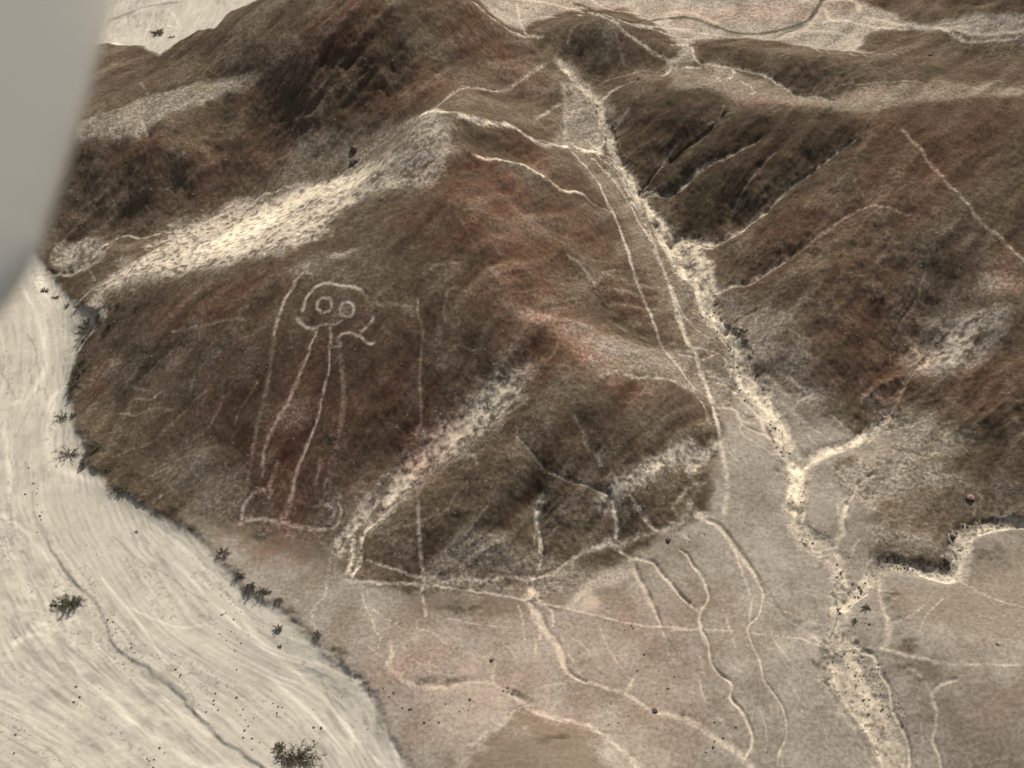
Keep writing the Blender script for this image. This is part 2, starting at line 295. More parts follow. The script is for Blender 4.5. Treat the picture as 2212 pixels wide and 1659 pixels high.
for c, s, h_, d_ in [('c3','100,1465 280,1460 400,1410 500,1330 600,1260 680,1180 760,1105 880,1025 1000,935 1100,865',2.6,2.0),('c3','0,1180 180,1030 350,945 560,830',2.0,1.4),('c3','370,1330 500,1100 660,920',1.5,.9),('c3','480,1330 640,1180',1.2,.6),('c3','0,960 100,880 250,780 330,690',1.8,1.3),('c3','-180,1150 -100,1000 0,900',1.5,1.0),
    ('c3','620,1659 860,1490 1100,1320',2.2,1.3),('c3','720,1560 1000,1560 1250,1450',2.5,.7),('c3','1300,1659 1350,1500 1500,1350',2.5,1.0),('c6','1000,0 960,160 840,330',2.4,.9),('c6','1350,60 1200,330 1000,480',2.6,.8),('c6','1500,330 1350,560 1150,760',2.4,.8),('c6','1210,1120 1380,990 1500,740 1640,590',2.6,1.5),('c6','1400,640 1460,380 1600,100',2.0,1.1),('c6','2000,900 1800,960 1600,1050 1450,1150',2.4,.8),('c6','2212,1200 1900,1220 1650,1250',2.5,.6),('c6','1800,760 1700,900 1600,950',2.0,.7),
    ('c5','510,300 530,620 530,950 515,1250',.9,.35),('c4','1380,630 1200,850 1150,1000',1.3,.5),('c4','1400,900 1270,1150',1.1,.4),('c4','1620,800 1470,1080',1.2,.45),('c4','1100,600 870,800 700,960',1.4,.6),('c4','1250,500 1000,760 760,960',1.6,.5),('c4','700,620 560,800',1.4,.7),('c4','800,700 600,900',1.4,.7),('c4','1900,1080 1780,1300',1.2,.3),('c5','330,1050 200,1400',1.6,.5),('c5','420,650 400,1000 330,1300',1.4,.4),('c5','800,650 720,900 660,1100',2.0,.6),('c5','960,500 880,770',1.8,.6),
    ('c5','1170,740 900,1060 560,1310 250,1640',3.6,.35),('c2','900,880 1100,960 1300,1060 1420,1170',2.0,1.2),('c2','870,960 1100,1030 1320,1140 1540,1225',1.3,-.8),('c2','960,1100 1200,1300 1400,1440 1620,1500',2.6,1.2),('c2','700,1250 850,1450 1000,1600',2.2,-.6),('c5','1500,130 1640,250 1760,380 1930,540',2.6,1.4),('c5','1450,470 1750,600 2050,750',2.4,-.8),('c5','1280,20 1330,180 1420,330',2.4,.6),('c5','1250,480 1400,600 1500,720',2.0,-.6),
    ('c2','300,250 350,390 395,490',2.6,1.6),('c2','60,330 130,500 100,640',2.4,1.3),('c2','700,60 600,260 640,420',2.6,1.0),('c2','920,160 900,380',2.2,.8),('c1','1830,600 1700,900',2.4,1.4),('c1','1400,640 1250,850',2.2,1.2),('c1','2100,400 1980,640',2.2,1.0),('c1','1100,860 1050,1150',2.4,1.0),('c1','750,950 820,1300',2.2,1.0),('c1','500,1000 520,1300',2.0,1.0),('c1','1350,950 1400,1150',2.4,1.0),('c1','920,830 910,660 1150,545 1500,470',1.2,.6),('c1','1250,260 1500,220 1700,330',2.4,-.7),
    ('c5','1270,1530 1260,1640',1.5,.8),('c8','1260,0 1282,250 1230,480',1.4,.8),('c5','1490,1030 1570,1220 1640,1300',1.4,.6),('c8','1750,0 1750,190',1.2,.6),('c5','700,1600 800,1440 900,1380',1.4,.5),('c5','1900,900 1950,1100 2000,1300',2.0,.6),('c8','350,120 600,60 800,-60',1.6,.4),('c5','1130,1150 1300,1340 1600,1470',1.4,.5),
    ('c3','130,290 400,400 640,490 830,585 1020,620',2.0,1.0),('c3','200,300 450,330 700,390 1000,440',3.6,-1.3),('c3','1000,490 1350,430 1700,470',4.2,-1.5),('c3','1250,260 1600,250',3.6,-1.2),('c3','1400,0 1800,0 2300,-20',6,-1.2),('c2','1500,330 1600,440',2.5,1.0),('c2','1300,420 1200,600',2.0,.6),('c2','640,180 900,260 1100,300',2.5,.7)]: vale(c, s, h_, d_)
# ---- rivers, washes, gullies: (crop, points, width, paleness, cut depth)
FN = fbm(VX, VY, .9, 2, 211); FN2 = fbm(VX, VY, 4.2, 2, 213); LM = np.zeros_like(Z)
CLS = np.zeros(Z.shape, np.int8)     # 0 hill 1 plain 2 river 3 wash 4 path
def line(c, s, w, val, cut=0.0, soft=1.0, cls=0, rg=.85):
    if c in ('c9', 'c8') and val > .5: val = min(1, val + .09); rg *= .75
    L, hw = curve(c, s, w); sl, d = near(L, hw, 3.2)
    if d.size == 0: return
    dd = d * (1 + .30 * FN[sl]) + (rag[sl] * rg + rag2[sl] * rg * .8) + .42 * FN2[sl]
    f = sst(1.35 + .6 * soft, .9 - .8 * soft, dd)
    f = f * (.62 + .38 * sst(-.45, .25, rag[sl] + .5 * rag2[sl]))     # pale material breaks up along the line
    LM[sl] = np.maximum(LM[sl], f)
    brk = .90 + .42 * rag2[sl] + .2 * rag[sl]
    tgt = val * brk if val < .7 else val * (.5 + .5 * brk)
    Sd[sl] = np.where(tgt > Sd[sl], Sd[sl] + (tgt - Sd[sl]) * f, Sd[sl])
    if cut: Z[sl] -= cut * np.exp(-(d * .8) ** 4) * (1 + .5 * FN[sl])
    if cls: CLS[sl] = np.where(dd < 1.1, cls, CLS[sl])
def dark(c, s, w, val, step=0.0):
    """dark earth bank; step > 0 lowers the land to the left of travel direction"""
    L, hw = curve(c, s, w); sl, d = near(L, hw, 2.5)
    dd = d + rag[sl] * .7 + rag2[sl] * .5
    f = sst(1.5, .3, dd); Dk[sl] = np.maximum(Dk[sl], val * f)
    if step: Z[sl] += step * sst(2.2, .2, d)
l = line
# peak, ridges with sunlit crests painted pale, tracks (upper middle)
l('c2', '540,700 650,700 760,720 880,750 1000,770 1110,790 1200,850 1270,900 1400,912 1500,930 1650,965', 44, 1.0, rg=.6)
l('c2', '600,680 660,630 740,570 850,550 960,570 1060,545 1160,490 1230,440 1280,410 1300,370', 20, .62, .15)
l('c2', '870,960 980,980 1100,1030 1200,1080 1320,1140 1420,1180 1540,1225', 34, .95)
l('c2', '1540,1225 1620,1290 1720,1340', 24, .4)
l('c2', '1250,745 1330,690 1400,650', 24, .66)
l('c2', '1400,370 1460,450 1520,530 1600,600 1660,660 1660,750 1700,800 1720,870 1740,960 1780,1020', 50, .85, .2, cls=3)
l('c2', '1420,520 1440,620 1440,740 1430,860 1450,900', 36, .58, .1)
l('c2', '1480,650 1540,760 1600,860', 20, .5)
l('c2', '1470,560 1560,640 1640,720 1640,860 1650,950', 30, .56)
l('c2', '2110,420 2060,470 1960,490 1840,520 1740,560 1680,610 1650,680', 28, .8, .2, cls=3)
l('c2', '1930,440 1800,480 1700,500 1600,540', 14, .5)
l('c2', '870,30 940,90 1010,140 1080,190 1150,225 1280,235', 30, .75)
l('c2', '1130,30 1150,130 1180,200 1185,240', 16, .75)
l('c2', '1160,130 1300,110 1400,110 1500,100 1620,100 1720,140 1800,190 1900,260 1980,330 2060,370 2110,430', 26, .72)
l('c2', '1450,260 1480,180 1530,150', 16, .45); l('c2', '1750,210 1780,310 1800,400', 16, .4)
l('c2', '700,780 690,850 680,920 660,1000 640,1080 600,1160', 30, .5)
l('c2', '540,710 480,760 400,810 330,880 220,940 60,1010', 26, .5)
l('c2', '900,600 960,660 1000,700', 12, .35); l('c2', '1720,860 1770,790 1830,700', 16, .45)
l('c2', '1920,1160 1980,1080 2050,990 2080,920 2160,840', 18, .55, .3)
l('c2', '1890,1190 2000,1190 2080,1180 2150,1150 2212,1090', [60, 50, 46, 40, 36], .8, .3, cls=3)
l('c3', '0,1180 60,1130 180,1030 260,975 350,945 460,885 560,830', [60, 54, 46, 40, 32, 26, 20], .58, .2)
l('c2', '500,1080 505,1140', 18, .8); l('c2', '750,1360 850,1530 900,1600', 10, .35)
# right-hand hills
l('c3', '130,290 160,380 260,400 400,405 520,430 640,490 740,545 830,585 940,600 1020,620', 18, .78, .25)
l('c3', '920,595 1100,560 1200,555 1350,540 1500,535 1570,540', 12, .6)
l('c3', '385,410 390,440 360,480 290,485 305,510', 18, .85, .15); l('c3', '360,480 440,500 500,540 520,580 505,590', 16, .85, .15); l('c3', '800,610 830,595', 16, .7)
l('c3', '0,1490 130,1460 280,1470 400,1420 500,1340 600,1270 680,1185 760,1110 880,1030 1000,940 1100,870 1160,840', [60, 50, 44, 40, 34, 28, 24, 20, 18, 16, 14, 12], .88, .35)
l('c3', '370,1330 430,1200 500,1100 580,1000 660,920', 18, .42, .1); l('c3', '480,1330 560,1250 640,1180', 10, .36, .15)
l('c3', '0,960 100,880 250,780 330,690', 18, .3, .4); l('c3', '230,760 300,710 330,650', 12, .4, .1)
l('c3', '1450,820 1550,920 1650,1050 1740,1160 1850,1280 1960,1420 2080,1520 2212,1640', 20, .62)
l('c3', '620,1659 720,1580 860,1490 980,1400 1100,1320 1250,1280 1500,1320', [30, 28, 26, 24, 20, 18, 14], .5, .1)
l('c3', '940,150 1050,130 1180,170 1260,200 1400,210 1650,205 1800,270 1990,275 2212,255', 22, .78)
l('c3', '1120,0 1180,60 1260,170', 26, .6); l('c3', '640,240 760,230 860,170 930,60 970,10', 40, .72)
l('c3', '0,255 250,235 450,235 650,255 850,300 1000,345 1250,375 1400,380', 16, .68)
l('c3', '2212,120 2000,150 1850,190 1700,195', 20, .6)
l('c3', '0,375 20,420 40,440 150,425 350,410', 24, .75)
# main wash
l('c6', '-90,-160 -40,-70 20,0 80,120 170,220 220,350 260,450 330,510 400,580 420,680 450,780 520,880 600,960 650,1050 700,1150 740,1250 790,1330 800,1400 780,1500 780,1600', [70, 96, 110, 110, 96, 100, 104, 96, 90, 116, 150, 140, 116, 96, 100, 120, 136, 104, 110, 116], .96, .4, cls=3, soft=.45, rg=.5)
l('c9', '780,30 790,130 870,220 970,290 1040,360 1060,450 1070,550 1060,640 1060,720 1040,800 1070,900 1100,1000 1160,1150 1260,1300 1340,1450 1410,1680', [96, 96, 130, 120, 96, 96, 100, 110, 96, 96, 180, 220, 270, 230, 200, 180], .70, .35, cls=3, soft=.4, rg=.5)
l('c2', '1780,1020 1850,1110 1900,1230 2000,1350 2100,1470 2170,1600', [60, 64, 76, 84, 96, 100], .96, .35, cls=3, rg=.5)
l('c6', '-30,-100 60,60 110,110 190,190 230,270', 36, .95, .1); l('c6', '360,520 410,590 440,640 480,740 560,830 620,860', 44, .95, .1, soft=.5)
l('c6', '240,310 320,250 400,200 500,180 560,120 640,60 720,10', [44, 38, 34, 32, 30, 28, 24], .78, .25)
l('c6', '340,510 380,480 440,430 520,380', 24, .5, .3)
l('c6', '780,1340 900,1290 1020,1240 1130,1190 1210,1120 1300,1050 1380,990', [90, 76, 68, 62, 60, 54, 44], .96, .35, cls=3, soft=.5, rg=.5)
l('c6', '780,1350 830,1345 920,1300', 60, .95)
l('c6', '1380,990 1440,860 1500,740 1560,690 1640,590 1700,540', [34, 28, 28, 30, 28, 24], .66, .12)
l('c6', '1400,640 1400,520 1460,380 1540,270 1600,100 1620,0', 16, .34, .2)
l('c6', '1270,1405 1180,1450 1150,1520 1110,1590 1100,1659', [30, 30, 26, 24, 24], .7, .2)
l('c9', '1100,0 1070,100 1080,170 1040,230 1040,300', 30, .78, .2); l('c6', '1150,1520 1070,1580 1045,1659', 16, .58); l('c9', '1040,0 1050,60 1085,90', 16, .58)
l('c6', '800,1400 830,1500 825,1600', 20, .95); l('c9', '830,0 825,110', 22, .95)
l('c6', '0,830 100,850 170,920 220,1000 240,1100', 20, .55); l('c6', '210,800 320,830 390,870 430,930 500,990 540,1030', 22, .75, .1)
l('c6', '280,980 400,1000 430,1060 510,1080', 22, .75, .1); l('c6', '450,1090 520,1130 600,1160 640,1200 700,1290', 22, .75, .1); l('c6', '540,1040 640,1090 660,1180', 26, .85)
l('c6', '560,1040 590,1150 640,1190', 20, .8); l('c6', '700,1280 620,1240 560,1190', 16, .6)
# pale sand fans on the small hill
l('c6', '280,1210 200,1290 110,1385', [50, 70, 60], .85, soft=1)
l('c5', '1680,1560 1750,1510 1850,1440 2000,1370 2100,1310 2212,1260', [100, 96, 110, 110, 120, 130], .84, soft=1)
l('c6', '340,1220 400,1300 470,1310', 50, .58, soft=1)
l('c5', '1700,1510 1740,1580 1750,1659', 26, .75, .15); l('c5', '1780,1500 1850,1560 1900,1620 1940,1659', 18, .6)
l('c8', '1750,0 1760,100 1750,190', 22, .72, .15); l('c8', '1880,10 1930,80 1980,140 2050,165 2150,130 2200,70', 28, .74, .1)
l('c6', '0,1620 60,1560 120,1480 200,1470', 26, .5)
l('c9', '0,135 60,120 110,40 120,0', 26, .7); l('c9', '170,70 200,80 240,110', 60, .8)
# gully in front of the figure hill
l('c5', '1170,740 1060,880 900,1060 720,1200 560,1310 400,1480 250,1640', [150, 180, 240, 260, 210, 180, 190], .60, .15, soft=1)
l('c5', '1060,860 960,980 860,1080 760,1140', 150, .86, soft=1); l('c5', '700,1190 620,1250 500,1340 430,1440 330,1560 260,1659', [140, 150, 120, 90, 80, 90], 1.0)
l('c5', '820,1070 740,1120 640,1190', 80, .9, soft=1)
l('c5', '960,830 840,960 700,1080 640,1160 520,1280', 14, .5)
l('c5', '780,1240 840,1280 880,1320', 30, .5); l('c5', '1030,1030 1120,980 1200,920', 18, .5)
l('c8', '340,0 250,80 180,160 155,250 145,370 100,450', 28, .85, .2); l('c8', '200,-20 100,120 0,280', 60, .7); l('c8', '260,-30 150,110 60,230 20,330', 24, .85)
l('c8', '100,180 95,350 70,440', 30, .75); l('c8', '-10,290 -10,400 -30,500', 22, .5); l('c7', '2160,300 2080,340 2050,480 2035,590 1970,650 1960,740 1990,800', [36, 30, 14, 12, 16, 30, 30], .66)
l('c8', '230,160 400,140 520,110 640,60 700,10', 16, .36); l('c8', '740,470 790,440 830,400', 8, .3)
# long straight line down the slope
l('c5', '510,300 510,400 540,470 530,620 520,800 530,950 522,1150 515,1290', 14, .5, rg=.9); l('c5', '515,1330 510,1500 515,1659', 14, .5, rg=.9)
l('c8', '510,0 520,200 530,350 550,480 535,550 550,640 560,700', 18, .7, rg=.7); l('c8', '600,680 580,780', 12, .5); l('c8', '578,990 592,1130', 12, .62)
l('c5', '680,430 670,380 685,310 700,255 760,230', 18, .4); l('c5', '270,350 340,345 460,350', 34, .42); l('c5', '640,480 630,580', 26, .5); l('c5', '560,560 640,580', 20, .36)
l('c5', '700,590 800,590 850,610 900,600', 14, .42); l('c5', '-60,40 60,42', 30, .42); l('c5', '590,130 640,100 750,90', 22, .4)
l('c5', '140,1120 250,1110 340,1050 380,1000', 34, .28); l('c5', '880,770 960,860', 30, .3); l('c5', '100,980 200,965 300,970', 24, .26); l('c5', '1400,560 1330,690 1100,690', 20, .28)
l('c5', '1660,800 1750,770 1850,800 2000,810 2120,840 2212,880', 26, .68); l('c5', '1450,0 1530,70 1620,210', 26, .45); l('c5', '1630,200 1680,150 1750,120', 20, .4)
l('c5', '1440,470 1600,530 1750,600 1900,680 2050,750', 60, .44, soft=1); l('c5', '1620,640 1750,540 1800,560 2000,620 2212,640', 30, .46)
for k in range(6): q1, q2 = random.uniform(-30, 30), random.uniform(-60, 60); l('c5', '%d,%d %d,%d %d,%d' % (1720+q2, 150+k*70+q1, 1900+q2, 190+k*76-q1, 2150+q1, 270+k*68+q1), 34, .36)
l('c5', '1800,720 1950,830 1850,940 1780,940', 16, .3)
# small front hills
l('c5', '1130,1150 1200,1230 1300,1340 1450,1430 1600,1470 1680,1510', 16, .44, .1, cls=4); l('c5', '1050,1200 1250,1340 1400,1400', 12, .34)
l('c5', '1490,1030 1550,1120 1570,1220 1640,1280 1650,1340', 24, .45, rg=.9); l('c5', '1425,1420 1430,1360 1480,1340 1530,1350 1520,1440 1600,1460', 16, .45)
l('c5', '1130,1080 1130,1200', 16, .38); l('c5', '700,1600 740,1520 800,1440', 14, .42)
l('c5', '1290,1500 1265,1560 1260,1659', 30, .6, .1); l('c8', '1260,0 1260,100 1282,250 1282,350 1250,420 1222,480 1232,540', [36, 34, 32, 34, 32, 36, 50], .88, .3, soft=.5)
l('c8', '1310,-60 1240,0', 26, .5); l('c8', '1240,180 1240,300', 16, .5); l('c8', '1300,230 1380,150', 12, .45)
l('c8', '1230,520 1200,590', 40, .7); l('c8', '1235,520 1275,610', 30, .7)
l('c8', '1210,620 1260,680 1290,740 1320,800 1380,870 1410,930 1430,1020 1480,1080 1560,1120', [36, 46, 40, 36, 40, 44, 36, 20, 20], .68, .24)
l('c8', '1560,1120 1700,1160 1800,1190 1920,1270 2000,1310 2120,1330 2212,1350', [18, 22, 28, 32, 34, 28, 24], .66)
l('c8', '1300,640 1350,680 1360,770', 14, .7); l('c8', '1220,670 1240,740 1280,780 1275,850', 16, .66); l('c8', '1410,930 1470,970 1530,1080 1570,1120', 12, .62); l('c8', '1250,860 1250,980', 16, .52)
l('c8', '1560,1120 1400,1130 1300,1140', 14, .56); l('c8', '1860,1100 1840,1150 1820,1170', 22, .68)
# stream lines of the plain
l('c8', '1780,280 1850,330 1870,400 1900,470 1950,560 1990,650 2040,760', [20, 24, 24, 26, 30, 26, 10], .66, .24)
l('c8', '1850,320 1830,400 1890,460', 12, .6); l('c8', '1870,330 1990,370 2030,430 2090,490 2150,560 2212,620', 22, .7, .22)
l('c9', '0,510 60,570 130,640 170,670', 18, .66, .1)
l('c9', '60,290 100,320 140,390 190,450 220,520 232,590 182,680 190,780 230,860 250,990 310,1070 380,1130 370,1210 440,1290 480,1370 510,1450 500,1520 460,1590', [14, 18, 20, 22, 20, 20, 22, 16, 14, 16, 16, 18, 22, 22, 22, 22, 20, 16], .74, .22, rg=.4)
l('c9', '170,700 180,800 215,880', 10, .66); l('c9', '430,1240 470,1300', 8, .6); l('c9', '520,1290 500,1380 500,1500', 8, .55); l('c9', '510,1520 500,1659', 8, .55)
l('c9', '230,100 290,130 350,200 420,290 480,380 540,470 580,560', [26, 30, 36, 40, 36, 26, 14], .66, .24); l('c9', '400,300 430,400 470,500 490,570', 14, .62)
l('c9', '580,560 550,690 480,770 500,860 550,970 580,1100 630,1170 690,1260 720,1350 720,1460 680,1550 660,1690', [16, 14, 12, 14, 14, 14, 16, 14, 16, 16, 16, 18], .68, .16, rg=.4); l('c9', '510,590 490,720 485,780', 12, .58)
l('c9', '670,1260 670,1350', 10, .52); l('c9', '690,1580 700,1659', 10, .6)
l('c9', '170,1080 200,1200 270,1300 340,1400 400,1530 460,1600', 14, .6); l('c9', '260,1220 280,1320', 8, .5); l('c9', '40,920 100,1020 170,1100', 10, .54)
l('c9', '0,1330 150,1390 300,1490 420,1570 500,1659', [30, 34, 34, 44, 50], .68)
l('c9', '2300,125 2212,130 2050,120 1920,150 1830,190 1810,250 1790,330 1770,420 1700,440 1600,420 1480,390 1350,380 1280,410 1240,480 1160,560 1090,640', [56, 56, 60, 76, 96, 110, 120, 120, 110, 90, 80, 100, 100, 86, 70, 50], .74, .45, cls=3, soft=.4)
l('c9', '2300,140 2000,175 1900,200 1860,300 1800,420 1770,480 1700,485 1560,440', 18, .95, rg=.3); l('c9', '1240,370 1280,340 1360,350', 26, .9); l('c9', '1230,570 1140,630 1090,680', 12, .9)
l('c9', '1310,450 1310,560 1340,680 1370,750 1360,850 1330,900', [26, 24, 26, 40, 36, 26], .62, .1); l('c9', '1390,745 1440,730 1520,690 1600,620', [26, 20, 16, 14], .56)
l('c9', '1150,880 1200,920 1270,960 1310,1060 1370,1150 1390,1280 1450,1400 1490,1500 1500,1640', [26, 26, 20, 18, 16, 16, 14, 14, 14], .78, .18, rg=.4)
l('c9', '1000,960 1020,1080 1060,1210 1150,1320 1250,1450 1320,1600', [18, 18, 16, 16, 16, 16], .78, rg=.3)
l('c9', '1780,1100 1680,1140 1640,1200 1670,1300 1660,1400 1640,1480 1680,1580 1700,1680', [26, 26, 24, 18, 18, 16, 16, 16], .66, .15); l('c9', '1430,990 1540,1070 1640,1190', 16, .58)
l('c9', '1800,480 1900,540 2050,610 2212,650', 12, .55, cls=4); l('c9', '600,620 800,720 900,750', 14, .54); l('c9', '900,790 1030,650', 40, .5); l('c9', '880,830 960,880', 40, .58)
l('c9', '1130,340 1150,260 1180,230', 16, .6); l('c9', '1200,0 1330,60 1400,140', 12, .45, cls=4)
l('c9', '1900,1659 2000,1620 2212,1600', 40, .45); l('c9', '830,360 900,390 990,400', 16, .55)
l('c8', '330,870 345,950 320,1020 370,1070 450,1120 560,1150 700,1150 850,1120 980,1130', [26, 26, 26, 26, 34, 40, 36, 26, 20], .62); l('c8', '1000,1000 980,1060 985,1130', 18, .62)
l('c8', '980,1130 1080,1190 1180,1270 1300,1330 1450,1360 1570,1390 1650,1440 1750,1520 1850,1600 1900,1690', [16, 20, 34, 40, 36, 30, 26, 30, 34, 40], .62, soft=1); l('c8', '1150,1300 1050,1370 950,1440 860,1500', 50, .52, soft=1)
l('c8', '150,600 250,680 350,740 500,780 600,810 700,880 800,930 950,970', 14, .54); l('c8', '220,730 250,810 320,880', 14, .54); l('c8', '270,850 265,900', 10, .56); l('c8', '40,600 200,720', 10, .52)
l('c8', '1800,440 1600,500 1540,560 1500,620', 60, .56, soft=1); l('c8', '1400,550 1600,530 1700,480', 14, .5)
for a in ['1700,980 1800,1060 1900,1230 2000,1430 2080,1600', '1790,1100 1840,1240 1930,1400 2010,1560', '1680,900 1640,980 1720,1040', '1560,880 1680,980 1800,1100']: l('c2', a, 14, .8)
for a in ['20,300 90,420 180,520 280,600', '130,620 260,640 360,720', '300,560 420,700 480,820 600,930', '380,860 470,960 560,1060 640,1100', '60,660 200,680 330,640', '120,760 260,790 380,850', '470,1010 430,1130 560,1230 690,1300', '900,900 820,930 760,1000', '1380,1000 1300,1100 1230,1190', '1000,1180 860,1100 700,960']: l('c6', a, 13, .72)
for a in ['160,560 180,640 240,760', '1130,620 1160,700 1180,860', '700,720 900,760 1200,780', '1460,830 1560,900 1600,1000', '1650,760 1700,900 1760,1000', '2050,800 2060,900 2140,1010', '420,900 500,1000 700,1040', '1000,830 1100,930 1180,1060', '150,860 260,950 330,1010']: l('c8', a, 11, .58)
for a in ['100,860 180,960 200,1060', '620,700 640,850 740,980', '700,1080 790,1200 830,1350', '560,1300 600,1450 590,1600', '900,1250 960,1400 980,1600', '1700,600 1600,700 1560,800', '1550,1200 1560,1350 1580,1500', '300,620 360,760 400,900']: l('c9', a, 11, .58)
for a in ['1100,0 1300,20 1500,60 1700,110 1900,165 2212,190', '1900,170 2000,190 2100,230 2212,260', '1600,0 1700,60 1900,90']: l('c2', a, 22, .8)
for a in ['0,190 200,215 400,235', '0,290 100,280', '700,215 850,200 1000,210 1150,250', '960,60 1000,130 1100,150', '1000,10 1150,30 1180,90', '300,150 150,90 0,80', '1200,120 1400,170 1600,190', '1700,215 1900,230 2212,215']: l('c3', a, 20, .78)
# foot tracks and vehicle tracks
TR = dict(cls=4, rg=.3)
l('c2', '1480,960 1560,1040 1640,1150 1700,1280 1790,1460 1850,1659', 18, .7, **TR); l('c2', '1600,990 1700,1090 1800,1220 1900,1400 2000,1560 2030,1659', 18, .7, **TR); l('c2', '1650,965 1760,1090 1860,1250 1960,1420', 12, .5)
l('c5', '1830,0 1880,180 1960,370 2050,600 2130,720 2240,860', 18, .7, **TR); l('c5', '1990,0 2080,200 2130,400 2200,600', 20, .72, **TR)
l('c6', '0,240 50,400 100,580 150,650 200,800 250,940 290,1100 310,1230 345,1400 350,1500 330,1659', 26, .74, **TR)
l('c6', '720,760 850,890 1000,1020 1150,1120', 14, .56, **TR); l('c6', '750,950 850,1150 940,1270', 14, .56, **TR); l('c6', '980,1330 1140,1500 1250,1600 1330,1659', 14, .56, **TR); l('c6', '600,840 700,890 800,940', 12, .5)
l('c6', '1340,1270 1440,1350 1560,1440 1700,1500', 12, .4, cls=4); l('c6', '1900,1480 2050,1500 2212,1500', 14, .4); l('c6', '1905,1600 1900,1659', 16, .5); l('c6', '1925,1520 1948,1550 1940,1590 1910,1605 1880,1590', 26, .6); l('c9', '1900,0 1895,50', 12, .5)
l('c8', '60,480 150,495 300,500 450,498 560,515 700,530 850,545 1000,570 1150,595 1300,630 1450,660 1600,690 1750,730 1900,760 2050,770 2212,780', [24, 24, 24, 22, 20, 18, 18, 16, 16, 16, 16, 16, 15, 15, 14, 14], .62, cls=4, rg=.2)
l('c9', '0,790 200,790 400,800 600,825 780,845 900,880 980,910', 16, .58, **TR); l('c9', '1050,912 1280,910 1420,940 1560,975 1700,1000 1900,1010 2300,1012', [14, 16, 22, 24, 20, 16, 14], .62, **TR)
l('c8', '190,350 320,400 450,440 600,470 780,475 950,485 1100,465 1220,455 1350,430 1480,350 1600,290 1720,235', [14, 16, 18, 26, 24, 26, 24, 20, 20, 26, 34, 44], .62, cls=4, rg=.3)
l('c8', '560,490 750,505 950,520 1100,530', 50, .5, soft=1); l('c8', '1720,235 1850,215 2000,180 2150,190 2212,230', [44, 40, 26, 20, 20], .6); l('c9', '0,0 60,130 180,200', 10, .5)
# pale lines low on the left face of the hill
for a in ['1080,510 1200,490 1300,470 1420,440 1530,435', '840,910 900,930 950,930 1000,890', '750,1000 850,1030 950,995 1080,995']: l('c4', a, 15, .5)
for a in ['1380,630 1240,750 1200,850 1180,900', '1400,900 1350,1030 1270,1150 1120,1190', '1620,800 1560,900 1500,990 1470,1080', '1100,600 1000,680 870,800', '1040,900 820,830', '1300,880 1210,940', '950,1590 1020,1540', '1050,1220 1200,1400 1500,1450', '1560,1400 1540,1440', '1150,1000 950,1200 700,1290', '900,1450 1100,1330 1300,1200']: l('c4', a, 18, .34)
l('c1', '500,1659 600,1580 700,1510 780,1480 870,1492 950,1490 1100,1450 1250,1400', 18, .85); l('c4', '300,120 380,155 450,145 520,100 580,40 650,-10', 22, .82, .2); l('c4', '560,130 600,200', 14, .6); l('c4', '640,240 600,330 600,380', 50, .7); l('c4', '700,190 640,240 620,320 660,420', 44, .75)
l('c4', '450,310 500,320 560,270', 16, .8); l('c4', '480,370 540,350 600,370', 22, .85)
l('c1', '1130,550 1250,515 1400,480 1600,455', 22, .5); l('c1', '920,830 890,740 910,660 960,610 1050,580 1150,545', 18, .58); l('c1', '880,520 930,600', 16, .5); l('c1', '520,770 700,700 880,650', 30, .45)
l('c1', '1220,380 1300,440 1400,490', 12, .36); l('c1', '1850,240 1900,330 1870,440', 34, .33); l('c1', '1680,1050 1850,930 2000,820 2100,720', 20, .36); l('c1', '620,1100 700,1230 730,1330', 12, .3)
l('c1', '1800,1400 1850,1440 1880,1520', 20, .9); l('c1', '2000,1200 2100,1220 2212,1190', 20, .9); l('c1', '1940,1080 2000,1000 2120,930 2160,880', 16, .5); l('c1', '900,1650 1000,1540 1150,1480', 16, .6); l('c1', '2050,1000 2200,870', 26, .42)
l('c1', '1250,1400 1500,1290 1700,1210 1960,1160', 22, .85)
